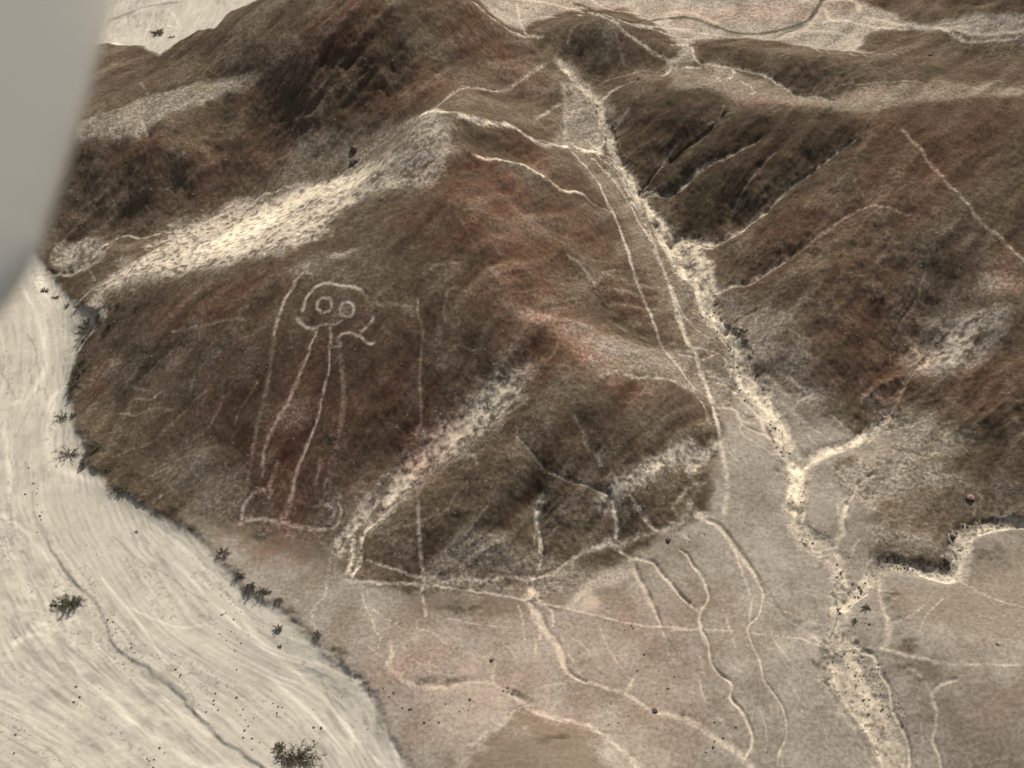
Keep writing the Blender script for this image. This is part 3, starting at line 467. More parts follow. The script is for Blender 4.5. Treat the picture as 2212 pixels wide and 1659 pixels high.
# dark shelves and patches, with slope shade of the right hills painted in
for c, x, y, rx, ry, a in [('c1',600,960,60,14,-8),('c1',850,960,70,22,-8),('c1',1040,1040,60,20,-8),('c1',1150,1160,70,45,-30),('c1',1390,640,90,45,-20),('c1',1640,620,70,45,10),('c1',1830,650,60,45,10),('c1',1850,560,50,26,0),('c1',2090,400,50,36,0),
    ('c1',2170,300,45,30,0),('c1',430,1160,45,26,-30),('c1',450,1010,40,18,20),('c1',540,1050,40,14,20),('c1',1420,720,60,24,-40),('c1',1770,740,60,22,-20),('c1',1870,820,40,30,-20),('c1',1560,900,50,20,0),('c1',2140,740,50,24,0),('c1',780,1450,70,14,10),('c1',1210,250,60,14,30),('c1',1430,150,80,26,20),('c1',700,290,50,16,-20),('c1',880,345,90,12,0),
    ('c2',60,330,50,26,10),('c2',130,320,50,22,0),('c2',300,250,80,44,0),('c2',350,390,46,46,0),('c2',395,490,60,26,0),('c2',320,140,50,18,0),('c2',440,180,30,18,0),('c2',1620,430,80,44,0),('c2',1570,470,40,22,0),('c2',1720,640,34,18,0),('c2',480,710,52,22,20),('c2',1330,240,36,26,0),('c2',800,600,60,14,-10),('c2',1260,840,60,18,-25),('c2',1060,930,160,20,-28),('c2',1020,1120,50,14,-20),('c2',1360,1430,140,16,-20),
    ('c2',470,1330,110,40,-10),('c2',600,1250,40,10,0),('c2',1800,900,30,26,30),('c2',1860,1020,50,30,30),('c2',2100,1130,100,30,20),('c2',2130,640,110,50,0),('c2',2130,1330,60,60,30),('c2',850,1530,90,12,-50),
    ('c3',100,610,120,34,0),('c3',50,760,120,40,20),('c3',340,720,120,40,15),('c3',180,880,90,50,30),('c3',70,1040,110,50,30),('c3',200,1170,120,70,30),('c3',300,1330,160,50,25),('c3',100,1400,120,40,0),('c3',1150,980,110,34,-20),('c3',1100,1160,80,26,0),('c3',560,860,60,40,30),('c3',380,1510,100,34,20),
    ('c3',300,330,120,36,0),('c3',1350,440,200,34,0),('c3',1650,480,90,50,-10),('c3',1000,520,160,40,0),('c3',700,380,80,20,0),('c3',1440,640,120,16,0),('c3',1130,1500,110,60,0),('c3',670,1220,34,20,30),
    ('c5',1740,860,30,14,0),('c5',1730,935,70,12,-28),('c5',1350,750,60,18,-10),('c5',600,1590,70,30,10),('c5',1820,1230,80,46,0),('c5',1340,1050,40,16,0),('c5',700,1330,70,26,0),('c5',1750,360,130,24,-40),('c5',1900,520,70,18,-30),('c5',380,220,30,30,0),('c5',150,180,30,16,0),('c5',830,30,80,50,0),('c5',980,280,40,10,-45),('c5',1090,430,60,30,-20),('c5',1300,1070,26,10,0),('c5',1900,1020,50,20,0),
    ('c8',750,80,80,26,0),('c8',1520,110,120,40,5),('c8',850,470,330,50,2),('c8',1600,170,80,20,0),('c8',470,550,90,26,-6),('c8',800,660,160,40,-4),('c8',1310,30,50,30,0),('c8',1720,350,100,40,0),
    ('c4',1650,300,90,50,-30),('c4',1280,290,80,26,10),('c4',1875,390,30,30,0),('c4',1190,390,60,30,0),('c4',500,740,40,60,0),('c4',480,880,60,70,0),('c4',540,950,80,20,35),('c4',1650,170,60,14,10),('c4',900,660,80,24,-10),('c4',1000,1070,60,24,0),('c4',500,600,30,60,0),('c4',2050,1210,60,30,0),('c4',2130,1080,60,12,-20),('c4',760,1380,130,40,-35),('c4',640,1240,90,40,0),('c4',880,700,60,10,0),
    ('c6',1080,600,100,50,0),('c6',1770,180,60,20,20),('c6',530,300,60,26,0),('c6',2140,330,40,26,0),('c6',1100,990,240,30,8),('c6',1500,1000,120,20,20),('c6',1900,1130,200,60,-6),('c6',90,1270,40,20,0),('c6',700,1370,50,50,0),('c6',100,1450,60,40,0),
    ('c9',1500,890,70,34,-10),('c9',1600,1050,170,36,-14),('c9',1300,270,120,40,-8),('c9',1500,340,160,26,-6),('c9',1700,360,70,26,20),('c9',1860,130,160,30,8),('c9',960,940,40,40,0),('c9',820,780,80,46,-20),('c9',1400,720,40,12,20),('c9',1380,590,60,60,0),('c9',2050,330,120,60,0),('c9',900,1000,60,16,-50),('c9',120,1340,60,16,-10),
    ('c7',1200,160,40,18,0),('c7',1300,200,40,14,0),('c7',1390,300,60,22,-40),('c7',1500,450,40,20,-40),('c7',1650,560,90,22,-40),('c7',1830,660,90,20,-40),('c7',2140,930,90,18,-35),('c7',1050,30,80,26,-20),('c8',150,1130,90,14,-42),('c8',620,1110,220,20,2),('c8',1120,1190,110,16,-25),('c8',1380,1480,120,50,0)]:
    blob(c, x, y, rx * 1.1, ry * 1.1, a, RNG.uniform(.75, 1.0), 'D', h=0.0)
# red-brown stained ground
for c, x, y, rx, ry, a, v in [('c8',1250,1560,420,200,0,.08),('c9',1950,1350,300,300,0,.10),('c3',500,80,900,90,0,.35),('c2',1500,40,500,60,0,.3),('c8',1200,800,900,300,0,.12),('c1',1500,1000,600,160,20,.35),('c1',2100,230,260,150,0,.75),('c1',1650,560,200,60,0,.5),('c1',900,900,250,60,0,.6),('c2',60,150,260,200,0,.6),('c2',950,250,320,150,-20,.7),('c2',500,520,400,120,0,.5),('c2',1000,1080,180,100,-25,.95),('c2',1240,1000,260,100,-25,.6),('c2',1000,1350,420,300,-30,.75),('c2',1500,1400,260,160,-30,.5),('c2',520,1330,200,90,0,.6),
    ('c3',850,640,420,60,0,.7),('c3',1320,820,160,160,0,.55),('c3',1500,1100,260,300,-40,.6),('c3',900,1400,500,260,0,.4),('c3',1900,800,320,300,-40,.3),('c5',1400,560,340,200,-25,.85),('c5',1100,150,320,260,0,.6),('c5',1800,300,180,100,-40,.7),('c5',300,900,420,320,10,.5),('c5',1850,880,180,80,0,.5),('c5',500,1150,200,160,0,.6),
    ('c4',1700,950,420,500,0,.35),('c4',1900,1300,300,360,0,.7),('c4',1400,300,460,140,0,.6),('c4',620,780,90,110,0,.45),('c6',1300,600,260,220,-20,.8),('c6',1200,300,300,300,0,.35),('c6',2050,850,260,160,0,.6),('c6',2150,150,140,160,0,.5),('c8',500,1060,300,120,0,.5),('c8',1800,680,160,120,-20,.5),('c8',1000,1200,900,300,0,.25),('c8',1900,1000,600,400,0,.2),('c1',700,380,260,80,0,.2)]:
    blob(c, x, y, rx, ry, a, v, 'R')
blob('c6', 1830, 560, 230, 90, 25, .78, 'S'); blob('c6', 2000, 480, 120, 70, 20, .5, 'S'); blob('c6', 2050, 220, 140, 60, -10, .4, 'S')
blob('c8', 1580, 610, 60, 70, 0, .66, 'S'); blob('c8', 1730, 470, 90, 40, 20, .55, 'S'); blob('c5', 1180, 420, 130, 50, -20, .32, 'S'); blob('c4', 700, 720, 120, 60, 10, .34, 'S'); blob('c4', 1850, 1030, 160, 60, 10, .34, 'S'); blob('c4', 1900, 120, 120, 50, 10, .42, 'S'); blob('c4', 2120, 30, 130, 26, 0, .42, 'S')
blob('c6', 620, 480, 240, 70, 15, .36, 'S')
# shaded bank faces painted dark on the plain and plateau
dark('c9', '330,150 480,350 640,590 760,790 900,1000 1000,1160', 14, .45); dark('c9', '1000,1170 1100,1300 1200,1450 1300,1659', [24, 30, 40, 50], .5)
dark('c3', '0,115 100,110 230,150 340,190 500,212 620,205 730,180 850,140 900,80 950,0', 30, 1.0); dark('c3', '0,245 150,238 300,215', 12, .5); dark('c2', '1500,20 1650,80 1780,130 1900,145 2050,125 2212,115', 30, 1.0)
dark('c3', '640,240 700,215 850,160', 22, .7); dark('c3', '1680,200 1800,175 1900,160', 24, .7); dark('c3', '350,20 500,40 700,60 850,30', 16, .4); dark('c2', '1500,180 1700,230', 10, .2)
dark('c2', '1700,170 1850,190 2000,190 2212,200', 10, .4); dark('c1', '690,130 780,100 900,50 1040,25 1100,20', 30, .8); dark('c8', '2050,790 2120,900 2212,1030', 10, .4)
dark('c2', '1850,1150 1900,1240 2000,1360 2100,1500', 8, .5); dark('c6', '120,150 200,230 210,290', 10, .4); dark('c6', '390,640 390,760 360,830', 12, .6); dark('c6', '430,1000 480,1040 530,1040', 18, .7); dark('c6', '470,1100 540,1130', 16, .7); dark('c6', '600,1110 630,1170 640,1200', 20, .8)
dark('c6', '600,1250 1100,1190', 2, .0); dark('c6', '1320,940 1240,1030 1130,1150 1040,1215', 12, .6); dark('c6', '1690,540 1600,620 1540,690 1440,830', 12, .6); dark('c6', '640,1000 690,1090 700,1160', 10, .6)
dark('c9', '860,130 930,180 1000,215', 12, .7); dark('c9', '1010,540 1040,620 1040,720 1000,830', 10, .6); dark('c9', '840,250 880,300 930,310', 22, .5); dark('c9', '340,210 430,290 480,360', 8, .6)
dark('c8', '160,510 250,520 400,510', 10, .4); dark('c8', '1300,645 1500,685 1700,730 1900,765', 6, .4)
# the river: banks (their shade painted dark), braids
dark('c7', '860,30 950,90 1030,150 1150,230 1300,380', 12, .5); dark('c7', '700,190 800,280 900,370 1000,410 1100,470 1170,530 1300,600', 12, .55); dark('c7', '1620,780 1690,830 1750,870', 14, .6)
dark('c7', '2040,1160 2120,1280 2212,1380', 14, .55); dark('c7', '1070,1000 1140,1090 1200,1180 1215,1260', 14, .5); dark('c7', '460,1470 560,1500 640,1530', 14, .5); dark('c7', '1900,960 2000,1060 2050,1160', 10, .4); dark('c7', '1560,1040 1800,1250 1900,1380', 10, .35)
dark('c4', '0,750 60,860 100,940', 14, .5); dark('c4', '170,520 215,600 230,690 180,770', 12, .5); dark('c4', '190,1000 130,1100 100,1180', 12, .35); dark('c4', '190,110 230,150 245,120', 26, .45); dark('c4', '300,80 340,130 420,120 500,80 600,0', 40, .6)
dark('c7', '200,-80 205,20 225,90 270,180 320,300', 20, .5)
def riverline(c, s, w, v):
    L, hw = curve(c, s, w); sl, d = near(L, hw, 3); f = .75 * sst(2.4, .1, d + rag[sl] * .7 + rag2[sl] * .9) * V[sl] * (.75 + .5 * rag2[sl])
    BR[sl] = BR[sl] + (v - BR[sl]) * np.clip(f, 0, 1)
    Z[sl] -= .05 * f
BR = np.zeros_like(Z)
for s, w in [('430,700 450,850 470,960 560,1060 700,1220 850,1370 1000,1470 1150,1570 1300,1640', 40), ('450,700 560,760 620,880 720,980 850,1080 1000,1170 1100,1270 1300,1430', 34), ('0,240 100,350 200,580 330,620', 36), ('0,60 200,200 330,400 400,520 370,600', 24), ('1300,1640 1500,1655 1700,1690', 50),
             ('1250,450 1500,650 1600,820 1800,980 1900,1060 2100,1250 2200,1400 2212,1500', 26), ('1100,350 1300,560 1500,760', 20), ('1080,180 1300,400 1500,560', 30), ('60,900 250,740 330,770', 30), ('640,460 900,780 1050,1000', 14), ('300,740 330,780', 40), ('800,640 1100,760 1300,740', 14), ('1700,1060 1900,1250 2050,1400 2150,1550', 26), ('330,860 240,800 100,850', 26), ('1240,1290 1350,1420', 26)]: riverline('c7', s, w, 1)
for s, w in [('240,120 270,300 280,500 290,700 200,900 90,960', 40), ('520,620 450,800 330,900 330,1050 300,1200', 34), ('330,1070 300,1200 360,1340 500,1400 640,1430', 50), ('130,200 250,460 280,600', 16), ('600,1400 720,1560', 14), ('0,1080 60,1300 60,1500', 40)]: riverline('c4', s, w, 1)
for s, w in [('0,960 120,1090 200,1200 280,1330 340,1450 400,1640', 30), ('0,1320 150,1480 300,1640', 34), ('20,940 170,1110 260,1250', 16)]: riverline('c8', s, w, 1)
for s, w in [('880,60 1000,20 1080,-20', 30), ('700,250 900,260 1100,300 1250,220 1340,180', 30), ('1060,60 1120,150 1000,160', 16)]: riverline('c1', s, w, 1)
# main terrace bank of the river: the near side (left) lies lower
LB, hb = curve('c7', '235,100 270,180 320,300 400,420 500,540 600,650 660,780 700,880 800,970 900,1020 960,1090 1080,1170 1180,1260 1300,1390 1400,1500 1500,1550 1640,1660 1760,1760', 30)
side = sdfw(np.concatenate([LB[:, 0], [LB[-1, 0], -200, -200, LB[0, 0] - 6]]), np.concatenate([LB[:, 1], [20, 20, LB[0, 1] + 20, LB[0, 1] + 4]]))
sd_ = up(side) + rag * .12 + rag2 * .3
low = sst(.45, -.02, sd_) * V * sst(LB[0, 1] + 1, LB[0, 1] - 8, VY)
Z -= (.24 + .2 * rag2) * low
Lr, hwr = curve('P', '10,560 60,800 20,1000 60,1200 200,1400 420,1560 600,1760', 10)
# flow-aligned streaks: noise stretched along the river's course
cx = np.interp(VY, Lr[::-1, 1], Lr[::-1, 0]); slope = np.interp(VY, Lr[::-1, 1], np.gradient(Lr[:, 0], Lr[:, 1])[::-1])
ac = (VX - cx) / np.sqrt(1 + slope ** 2); warp = fbm(VX, VY, .05, 3, 21) * 2.2
st = fbm(ac * 1.0 + warp, VY * .08, .8, 4, 41); st2 = fbm(ac + warp * .8, VY * .10, 3.0, 3, 55) + .35 * rag
Z += V * (.07 * st + .035 * st2)
# ---- relief of the slopes
hm = (1 - V) * core
ux, uy = .62, .78
al = VX * ux + VY * uy; acs = VX * uy - VY * ux; wp = fbm(VX, VY, .05, 3, 71) * 4
rill = fbm(acs + wp, al * .13, .55, 4, 81); rill2 = fbm(acs + wp, al * .22, 1.7, 3, 83)
rough = (1 - .75 * plain) * (1 - .6 * plat) * (1 - .8 * (CLS == 3))
rdg = 1 - np.abs(fbm(acs + wp, al * .30, .22, 3, 87)) * 2.6
face = zone('P', '380,600 600,560 800,480 940,420 1040,560 1110,700 1080,800 900,980 740,1190 560,1160 380,1100 260,1040 180,880 200,720', 3.0, .5); calm = 1 - .45 * face
Z += hm * rough * calm * (.27 * rill + .05 * rill2 + .27 * rdg + .05 * fbm(VX, VY, 1.8, 3, 187)) + hm * rough * calm * (.55 * fbm(VX, VY, .12, 3, 15) + .10 * fbm(VX, VY, .9, 3, 17) + .045 * fbm(VX, VY, 3.0, 2, 19))
Z += hm * (1 - rough) * (.05 * fbm(VX, VY, .8, 3, 22) + .12 * fbm(VX, VY, .15, 3, 25))
# stony speckle, larger in the washes and rubble
hs = (1 - V) * (1 - plain) * (1 - plat) * (CLS == 0)
Sd -= hs * sst(.42, .62, Sd) * (.34 * sst(-.05, .4, fbm(VX, VY, 1.5, 3, 181)) + .06 * sst(-.2, .3, rill2))
Sd += hs * .03 * rill2 + hs * .06 * fbm(VX, VY, 2.0, 3, 185) + hs * .05 * rdg * sst(.35, .1, Sd)
Rd = np.clip(Rd * (.85 + .7 * fbm(acs, al * .5, .5, 3, 191)) + .02, 0, 1)
isl = (CLS == 3) * sst(.05, .4, fbm(VX * 1.2, VY * .5, .55, 3, 161)) * (1 - plain * .2)
Sd = Sd - .34 * isl * sst(.55, .8, Sd)
stone = sst(.22, .62, fbm(VX, VY, 2.1, 2, 61)); 
mid = np.clip(1 - np.abs(Sd - .5) * 2.2, 0, 1)
Z += core * .055 * stone * (mid * (1 - plain * .7) + .5 * (CLS == 3))
thr = V * sst(.1, .45, fbm(ac + warp * .8, VY * .16, 3.4, 2, 151)) * sst(-.25, .35, fbm(VX, VY, .16, 3, 153)); spk = V * sst(.30, .5, fbm(VX, VY, 3.2, 2, 155)) * sst(0, .4, fbm(ac + warp, VY * .3, .35, 3, 157))
Dk = np.maximum(Dk, .5 * thr); Dk = np.maximum(Dk, .7 * spk)
wsp = sst(.26, .6, fbm(VX, VY, 2.6, 2, 131) + .35 * fbm(VX, VY, .3, 2, 133)) * (CLS == 3) * (1 - sst(.85, .97, Sd)); Dk = np.clip(Dk + .7 * wsp, 0, 1)
Z += core * Dk * .22 * fbm(VX, VY, 1.3, 3, 91) * (1 - V)
# far outside the picture the land simply rolls on
out = 1 - core
Z = np.where(core, Z, 9 + 9 * fbm(VX, VY, .012, 3, 5) + 0)
Sd = np.where(core, np.clip(Sd + .12 * rill * (1 - plain), .03, 1), .3 + .2 * rag2)
Dk = np.maximum(Dk, 0)
BRm = np.clip(BR * .75 + V * (.34 + .15 * st + .22 * st2 + .20 * rag2 + .08 * rag), 0, 1)

# ---------------------------------------------------------------- materials
def lin(c): return tuple(((v / 255) / 12.92 if v / 255 < .04045 else ((v / 255 + .055) / 1.055) ** 2.4) for v in c) + (1,)
def mat(name, color=(.5, .5, .5, 1), rough=.9):
    m = bpy.data.materials.new(name); m.use_nodes = True; b = m.node_tree.nodes['Principled BSDF']
    b.inputs['Base Color'].default_value = color; b.inputs['Roughness'].default_value = rough; b.inputs['Specular IOR Level'].default_value = .12
    return m, m.node_tree, b
def N(t, kind, **kw):
    n_ = t.nodes.new(kind)
    for k, v in kw.items(): setattr(n_, k, v)
    return n_
def math_(t, op, a, b=None, clamp=False):
    m = N(t, 'ShaderNodeMath', operation=op, use_clamp=clamp)
    for i, v in enumerate((a, b)):
        if v is None: continue
        if isinstance(v, (int, float)): m.inputs[i].default_value = v
        else: t.links.new(v, m.inputs[i])
    return m.outputs[0]
def mix_(t, f, a, b):
    m = N(t, 'ShaderNodeMix', data_type='RGBA')
    if isinstance(f, (int, float)): m.inputs[0].default_value = f
    else: t.links.new(f, m.inputs[0])
    for i, v in ((6, a), (7, b)):
        if isinstance(v, tuple): m.inputs[i].default_value = v
        else: t.links.new(v, m.inputs[i])
    return m.outputs[2]
def noise_(t, co, scale, detail=2, rough=.5, out='Fac'):
    n_ = N(t, 'ShaderNodeTexNoise'); n_.inputs['Scale'].default_value = scale; n_.inputs['Detail'].default_value = detail; n_.inputs['Roughness'].default_value = rough
    t.links.new(co, n_.inputs['Vector']); return n_.outputs[out]
land, t, bs = mat('desert_soil'); bs.inputs['Roughness'].default_value = 1.0; bs.inputs['Specular IOR Level'].default_value = 0.03
geo = N(t, 'ShaderNodeNewGeometry'); co = geo.outputs['Position']
at = N(t, 'ShaderNodeAttribute', attribute_name='soil'); sep = N(t, 'ShaderNodeSeparateColor'); t.links.new(at.outputs['Color'], sep.inputs[0])
aS, aR, aD = sep.outputs[0], sep.outputs[1], sep.outputs[2]
at2 = N(t, 'ShaderNodeAttribute', attribute_name='bed'); sep2 = N(t, 'ShaderNodeSeparateColor'); t.links.new(at2.outputs['Color'], sep2.inputs[0]); aV, aB = sep2.outputs[0], sep2.outputs[1]
n1 = noise_(t, co, 2.2, 3, .6); n2 = noise_(t, co, 7.0, 2, .6); n3 = noise_(t, co, .25, 3, .5)
sp1 = math_(t, 'ADD', math_(t, 'MULTIPLY', math_(t, 'SUBTRACT', n1, .5), 1.5), math_(t, 'MULTIPLY', math_(t, 'SUBTRACT', n2, .5), .8))
amp = math_(t, 'SUBTRACT', 1.0, math_(t, 'MULTIPLY', math_(t, 'ABSOLUTE', math_(t, 'SUBTRACT', aS, .52)), 1.5))
gr = math_(t, 'MULTIPLY', math_(t, 'MULTIPLY', sp1, math_(t, 'MULTIPLY', amp, .70)), math_(t, 'SUBTRACT', 1.0, math_(t, 'MULTIPLY', sep2.outputs[2], .58)))
s1 = math_(t, 'ADD', math_(t, 'ADD', aS, gr), math_(t, 'MULTIPLY', math_(t, 'SUBTRACT', n3, .5), .12), True)
rmp = N(t, 'ShaderNodeValToRGB'); t.links.new(s1, rmp.inputs[0]); cr = rmp.color_ramp
STOPS = [(0, (.046, .031, .022)), (.18, (.100, .075, .051)), (.38, (.182, .151, .115)), (.52, (.283, .251, .212)), (.75, (.47, .405, .315)), (1, (.72, .63, .485))]
cr.elements[0].position = 0; cr.elements[0].color = STOPS[0][1] + (1,); cr.elements[1].position = 1; cr.elements[1].color = STOPS[-1][1] + (1,)
for p, c in STOPS[1:-1]: e = cr.elements.new(p); e.color = c + (1,)
tint = N(t, 'ShaderNodeMix', data_type='RGBA', blend_type='MULTIPLY'); tint.inputs[0].default_value = 1
t.links.new(rmp.outputs[0], tint.inputs[6]); t.links.new(mix_(t, aR, (1, 1, 1, 1), (1.27, .90, .85, 1)), tint.inputs[7])
dk = mix_(t, math_(t, 'MULTIPLY', aD, math_(t, 'ADD', .35, math_(t, 'MULTIPLY', n1, .9)), True), tint.outputs[2], (.050, .045, .027, 1))
# river bed: grey-cream silt, paler in the last flood's threads
sb = math_(t, 'ADD', aB, math_(t, 'MULTIPLY', sp1, .22), True)
bed = mix_(t, sb, (.31, .285, .24, 1), (.55, .505, .43, 1))
bed2 = mix_(t, math_(t, 'MULTIPLY', aD, .75, True), bed, (.13, .125, .105, 1))
fin = mix_(t, aV, dk, bed2)
t.links.new(fin, bs.inputs['Base Color'])
bp = N(t, 'ShaderNodeBump'); bp.inputs['Strength'].default_value = .32; bp.inputs['Distance'].default_value = .12
t.links.new(math_(t, 'ADD', math_(t, 'MULTIPLY', n1, .7), math_(t, 'MULTIPLY', n2, .5)), bp.inputs['Height']); t.links.new(bp.outputs[0], bs.inputs['Normal'])
def simple(name, c, rough=.9, var=.25, scale=6):
    m, tt, b = mat(name, rough=rough); g = N(tt, 'ShaderNodeTexCoord'); nn = noise_(tt, g.outputs['Object'], scale, 3)
    tt.links.new(mix_(tt, nn, tuple(v * (1 - var) for v in c) + (1,), tuple(min(1, v * (1 + var)) for v in c) + (1,)), b.inputs['Base Color']); return m
M_stone = simple('dark_stone', (.11, .095, .075)); M_pale = simple('pale_stone', (.32, .27, .20)); M_red = simple('reddish_stone', (.27, .18, .14))
M_leaf = simple('shrub_leaf', (.125, .12, .080), var=.5); M_dead = simple('dead_twig', (.16, .135, .10), var=.3); M_wood = simple('shrub_wood', (.10, .08, .058), var=.3)

# ---------------------------------------------------------------- heights on the finished land
def land_z(x, y):
    x = np.atleast_1d(np.asarray(x, float)); y = np.atleast_1d(np.asarray(y, float))
    j = np.clip(np.searchsorted(ys, y) - 1, 0, NRr - 2); ty = (y - ys[j]) / (ys[j+1] - ys[j])
    r = []
    for jj in (j, j + 1):
        u = x / wY[jj]; i = np.clip(np.searchsorted(us, u) - 1, 0, NCc - 2); tx = (u - us[i]) / (us[i+1] - us[i])
        r.append(Z[jj, i] * (1 - tx) + Z[jj, i+1] * tx)
    return r[0] * (1 - ty) + r[1] * ty
# ---------------------------------------------------------------- build the land, cut into its named pieces
def tag(o, label=None, cat=None, group=None, kind=None):
    for k, v in (('label', label), ('category', cat), ('group', group), ('kind', kind)):
        if v: o[k] = v
    return o
C0 = np.where(V > .5, 2, np.where(CLS > 0, CLS, np.where(plain > .5, 1, np.where(plat > .5, 5, 0)))).astype(np.int8)
PAR = {}
def land_object(name, rows, cols, raise_=0.0, parent=None, kind='structure', origin=(0, 0, 0)):
    """quads whose lower-left grid corner is (rows, cols)"""
    a = rows * NCc + cols; quads = np.stack([a, a + 1, a + NCc + 1, a + NCc], -1)
    used, inv = np.unique(quads, return_inverse=True); inv = inv.reshape(-1)
    r, c = used // NCc, used % NCc
    co_ = np.stack([VX[r, c] - origin[0], VY[r, c] - origin[1], Z[r, c] + raise_ - origin[2]], -1).astype(np.float32)
    me = bpy.data.meshes.new(name); nq = len(quads)
    me.vertices.add(len(used)); me.vertices.foreach_set('co', co_.ravel())
    me.loops.add(nq * 4); me.loops.foreach_set('vertex_index', inv.astype(np.int32))
    me.polygons.add(nq); me.polygons.foreach_set('loop_start', np.arange(0, nq * 4, 4, dtype=np.int32))
    me.update(calc_edges=True)
    for nm, ch in (('soil', (Sd, Rd, Dk)), ('bed', (V, BRm, np.maximum(plain * (1 - .85 * LM), plat * .1)))):
        A = me.color_attributes.new(nm, 'FLOAT_COLOR', 'POINT')
        v = np.ones((len(used), 4), np.float32)
        for k in range(3): v[:, k] = ch[k][r, c]
        A.data.foreach_set('color', v.ravel())
    me.materials.append(land)
    o = bpy.data.objects.new(name, me); COL.objects.link(o)
    if parent: o.parent = parent
    if kind: o['kind'] = kind
    return o

# ---- the figure on the hillside: cleared lines, kept as raised copies of the land's own surface
fig_mask = []; FE = np.zeros_like(Z)
def stroke(name, c, s, w, val, label=None):
    L, hw = curve(c, s, w) if isinstance(s, str) else s
    sl, d = near(L, hw, 3)
    val = min(1, val * 1.02 + .02); hw = hw * 1.42; sl, d = near(L, hw, 3); dd = d * .86 + rag[sl] * .6 + .25 * fbm(VX[sl], VY[sl], 4.0, 2, 171) + rag2[sl] * .2
    f = sst(1.7, .2, dd) * (.68 + .32 * sst(-.5, .2, rag[sl])); FE[sl] = np.maximum(FE[sl], sst(1.9, 1.4, d) * sst(.7, 1.0, d)); tgt = val * (.92 + .3 * rag[sl])
    Sd[sl] = np.where(tgt > Sd[sl], Sd[sl] + (tgt - Sd[sl]) * f, Sd[sl]); Dk[sl] *= (1 - .8 * f)
    Z[sl] -= .05 * f
    core_ = d < 1.25
    r, c_ = np.where(core_[:-1, :-1] | core_[1:, 1:] | core_[1:, :-1] | core_[:-1, 1:]); fig_mask.append((name, r + sl[0].start, c_ + sl[1].start, label))
def ring(cx_, cy_, rx, ry, w):
    a = np.linspace(0, 2 * math.pi, 33); return ' '.join('%.1f,%.1f' % (cx_ + rx * math.cos(q_), cy_ + ry * math.sin(q_)) for q_ in a)
stroke('head_outline', 'g1', '985,480 1000,400 1030,320 1090,240 1150,180 1220,142 1300,132 1400,155 1500,185 1600,200 1700,230 1745,262', 34, .70)
stroke('head_side', 'g1', '1745,262 1790,330 1850,420 1880,520', 26, .32, 'faint side of the head, almost worn away')
stroke('jaw_line', 'g1', '1880,520 1860,600 1800,680 1710,750', 26, .52)
stroke('chin_line', 'g1', '905,580 960,640 1030,682 1100,702 1160,700', 32, .66)
stroke('mouth', 'g1', '1190,665 1280,655 1380,665 1430,640 1480,600', 22, .52)
stroke('nose', 'g1', '1310,645 1335,610 1365,598 1385,622', 14, .42)
stroke('eye', 'g1', ring(1258, 415, 93, 88, 0), 26, .66); stroke('eye', 'g1', ring(1538, 472, 88, 92, 0), 26, .74)
stroke('shoulder_line', 'g1', '1432,840 1450,800 1500,772 1600,775 1700,805 1760,850 1820,885 1880,878', 26, .62)
stroke('neck_line', 'g1', '1330,700 1340,850 1322,940', 24, .58); stroke('neck_line', 'g1', '1330,938 1400,930 1465,925 1445,850', 20, .48)
stroke('arm_line', 'g1', '1100,25 1030,5 960,30 900,90 850,200 780,290 740,370 710,470 680,560 645,700 622,790', [16, 22, 24, 28, 30, 36, 36, 32, 30, 28, 22], .66)
stroke('body_line', 'g1', '1170,720 1130,820 1080,920 1060,1020 1010,1120 960,1220 910,1380 850,1500 795,1660 735,1740 660,1880 610,1980 570,2060 540,2140 505,2230 490,2350 486,2480 480,2560', [20, 22, 24, 24, 30, 34, 30, 30, 30, 30, 32, 34, 34, 32, 30, 28, 28, 24], .62)
stroke('body_line', 'g1', '1320,960 1320,1100 1310,1250 1270,1340 1250,1450 1210,1600 1200,1680 1170,1810 1120,1940 1080,2060 1040,2150 1010,2250 950,2380 910,2510 870,2620 868,2720 840,2820 810,2940 740,3060', [16, 16, 20, 24, 22, 22, 26, 28, 28, 26, 28, 32, 36, 40, 38, 42, 44, 50, 54], .62)
stroke('side_line', 'P', '592,735 577,830 557,920 541,1010 531,1070', 7, .34, 'faint worn line left of the body')
stroke('side_line', 'P', '737,770 743,850 738,905 722,990 706,1075', 7, .34, 'faint worn line right of the body')
stroke('leg_line', 'g2', '860,720 820,850 775,980 765,1060 790,1100 760,1165', 34, .48)
stroke('leg_line', 'g2', '1600,600 1545,700 1530,800 1515,880 1480,960 1475,1060 1440,1200 1330,1250', 32, .5)
stroke('leg_line', 'g2', '1410,680 1400,800 1370,900 1340,1020', 34, .40)
stroke('foot_outline', 'g2', '720,1080 640,1068 560,1120 500,1180 450,1260 430,1350 415,1480', 38, .62)
stroke('foot_outline', 'g2', '1330,1252 1450,1245 1540,1280 1600,1315 1570,1390 1500,1510', 34, .54)
stroke('foot_outline', 'g2', '1640,1240 1665,1320 1655,1430 1600,1520 1500,1555', 32, .54)
stroke('base_line', 'g2', '480,1440 600,1430 700,1445 850,1485 1000,1490 1150,1530 1300,1552 1500,1555', 38, .60)
fx, fy, _ = lift(np.array([640.]), np.array([1140.])); forg = (float(fx[0]), float(fy[0]), float(land_z(fx, fy)[0]))
fig = bpy.data.objects.new('hillside_figure', None); COL.objects.link(fig); fig.location = forg
tag(fig, 'large pale line figure with two round eyes cleared on the dark brown hillside', 'geoglyph')
for nm, r, c_, lb in fig_mask:
    o = land_object(nm, r, c_, raise_=.012, parent=fig, kind=None, origin=forg)
    if lb: o['label'] = lb
rr, cc = np.meshgrid(np.arange(NRr - 1), np.arange(NCc - 1), indexing='ij')
CQ = C0[:-1, :-1]
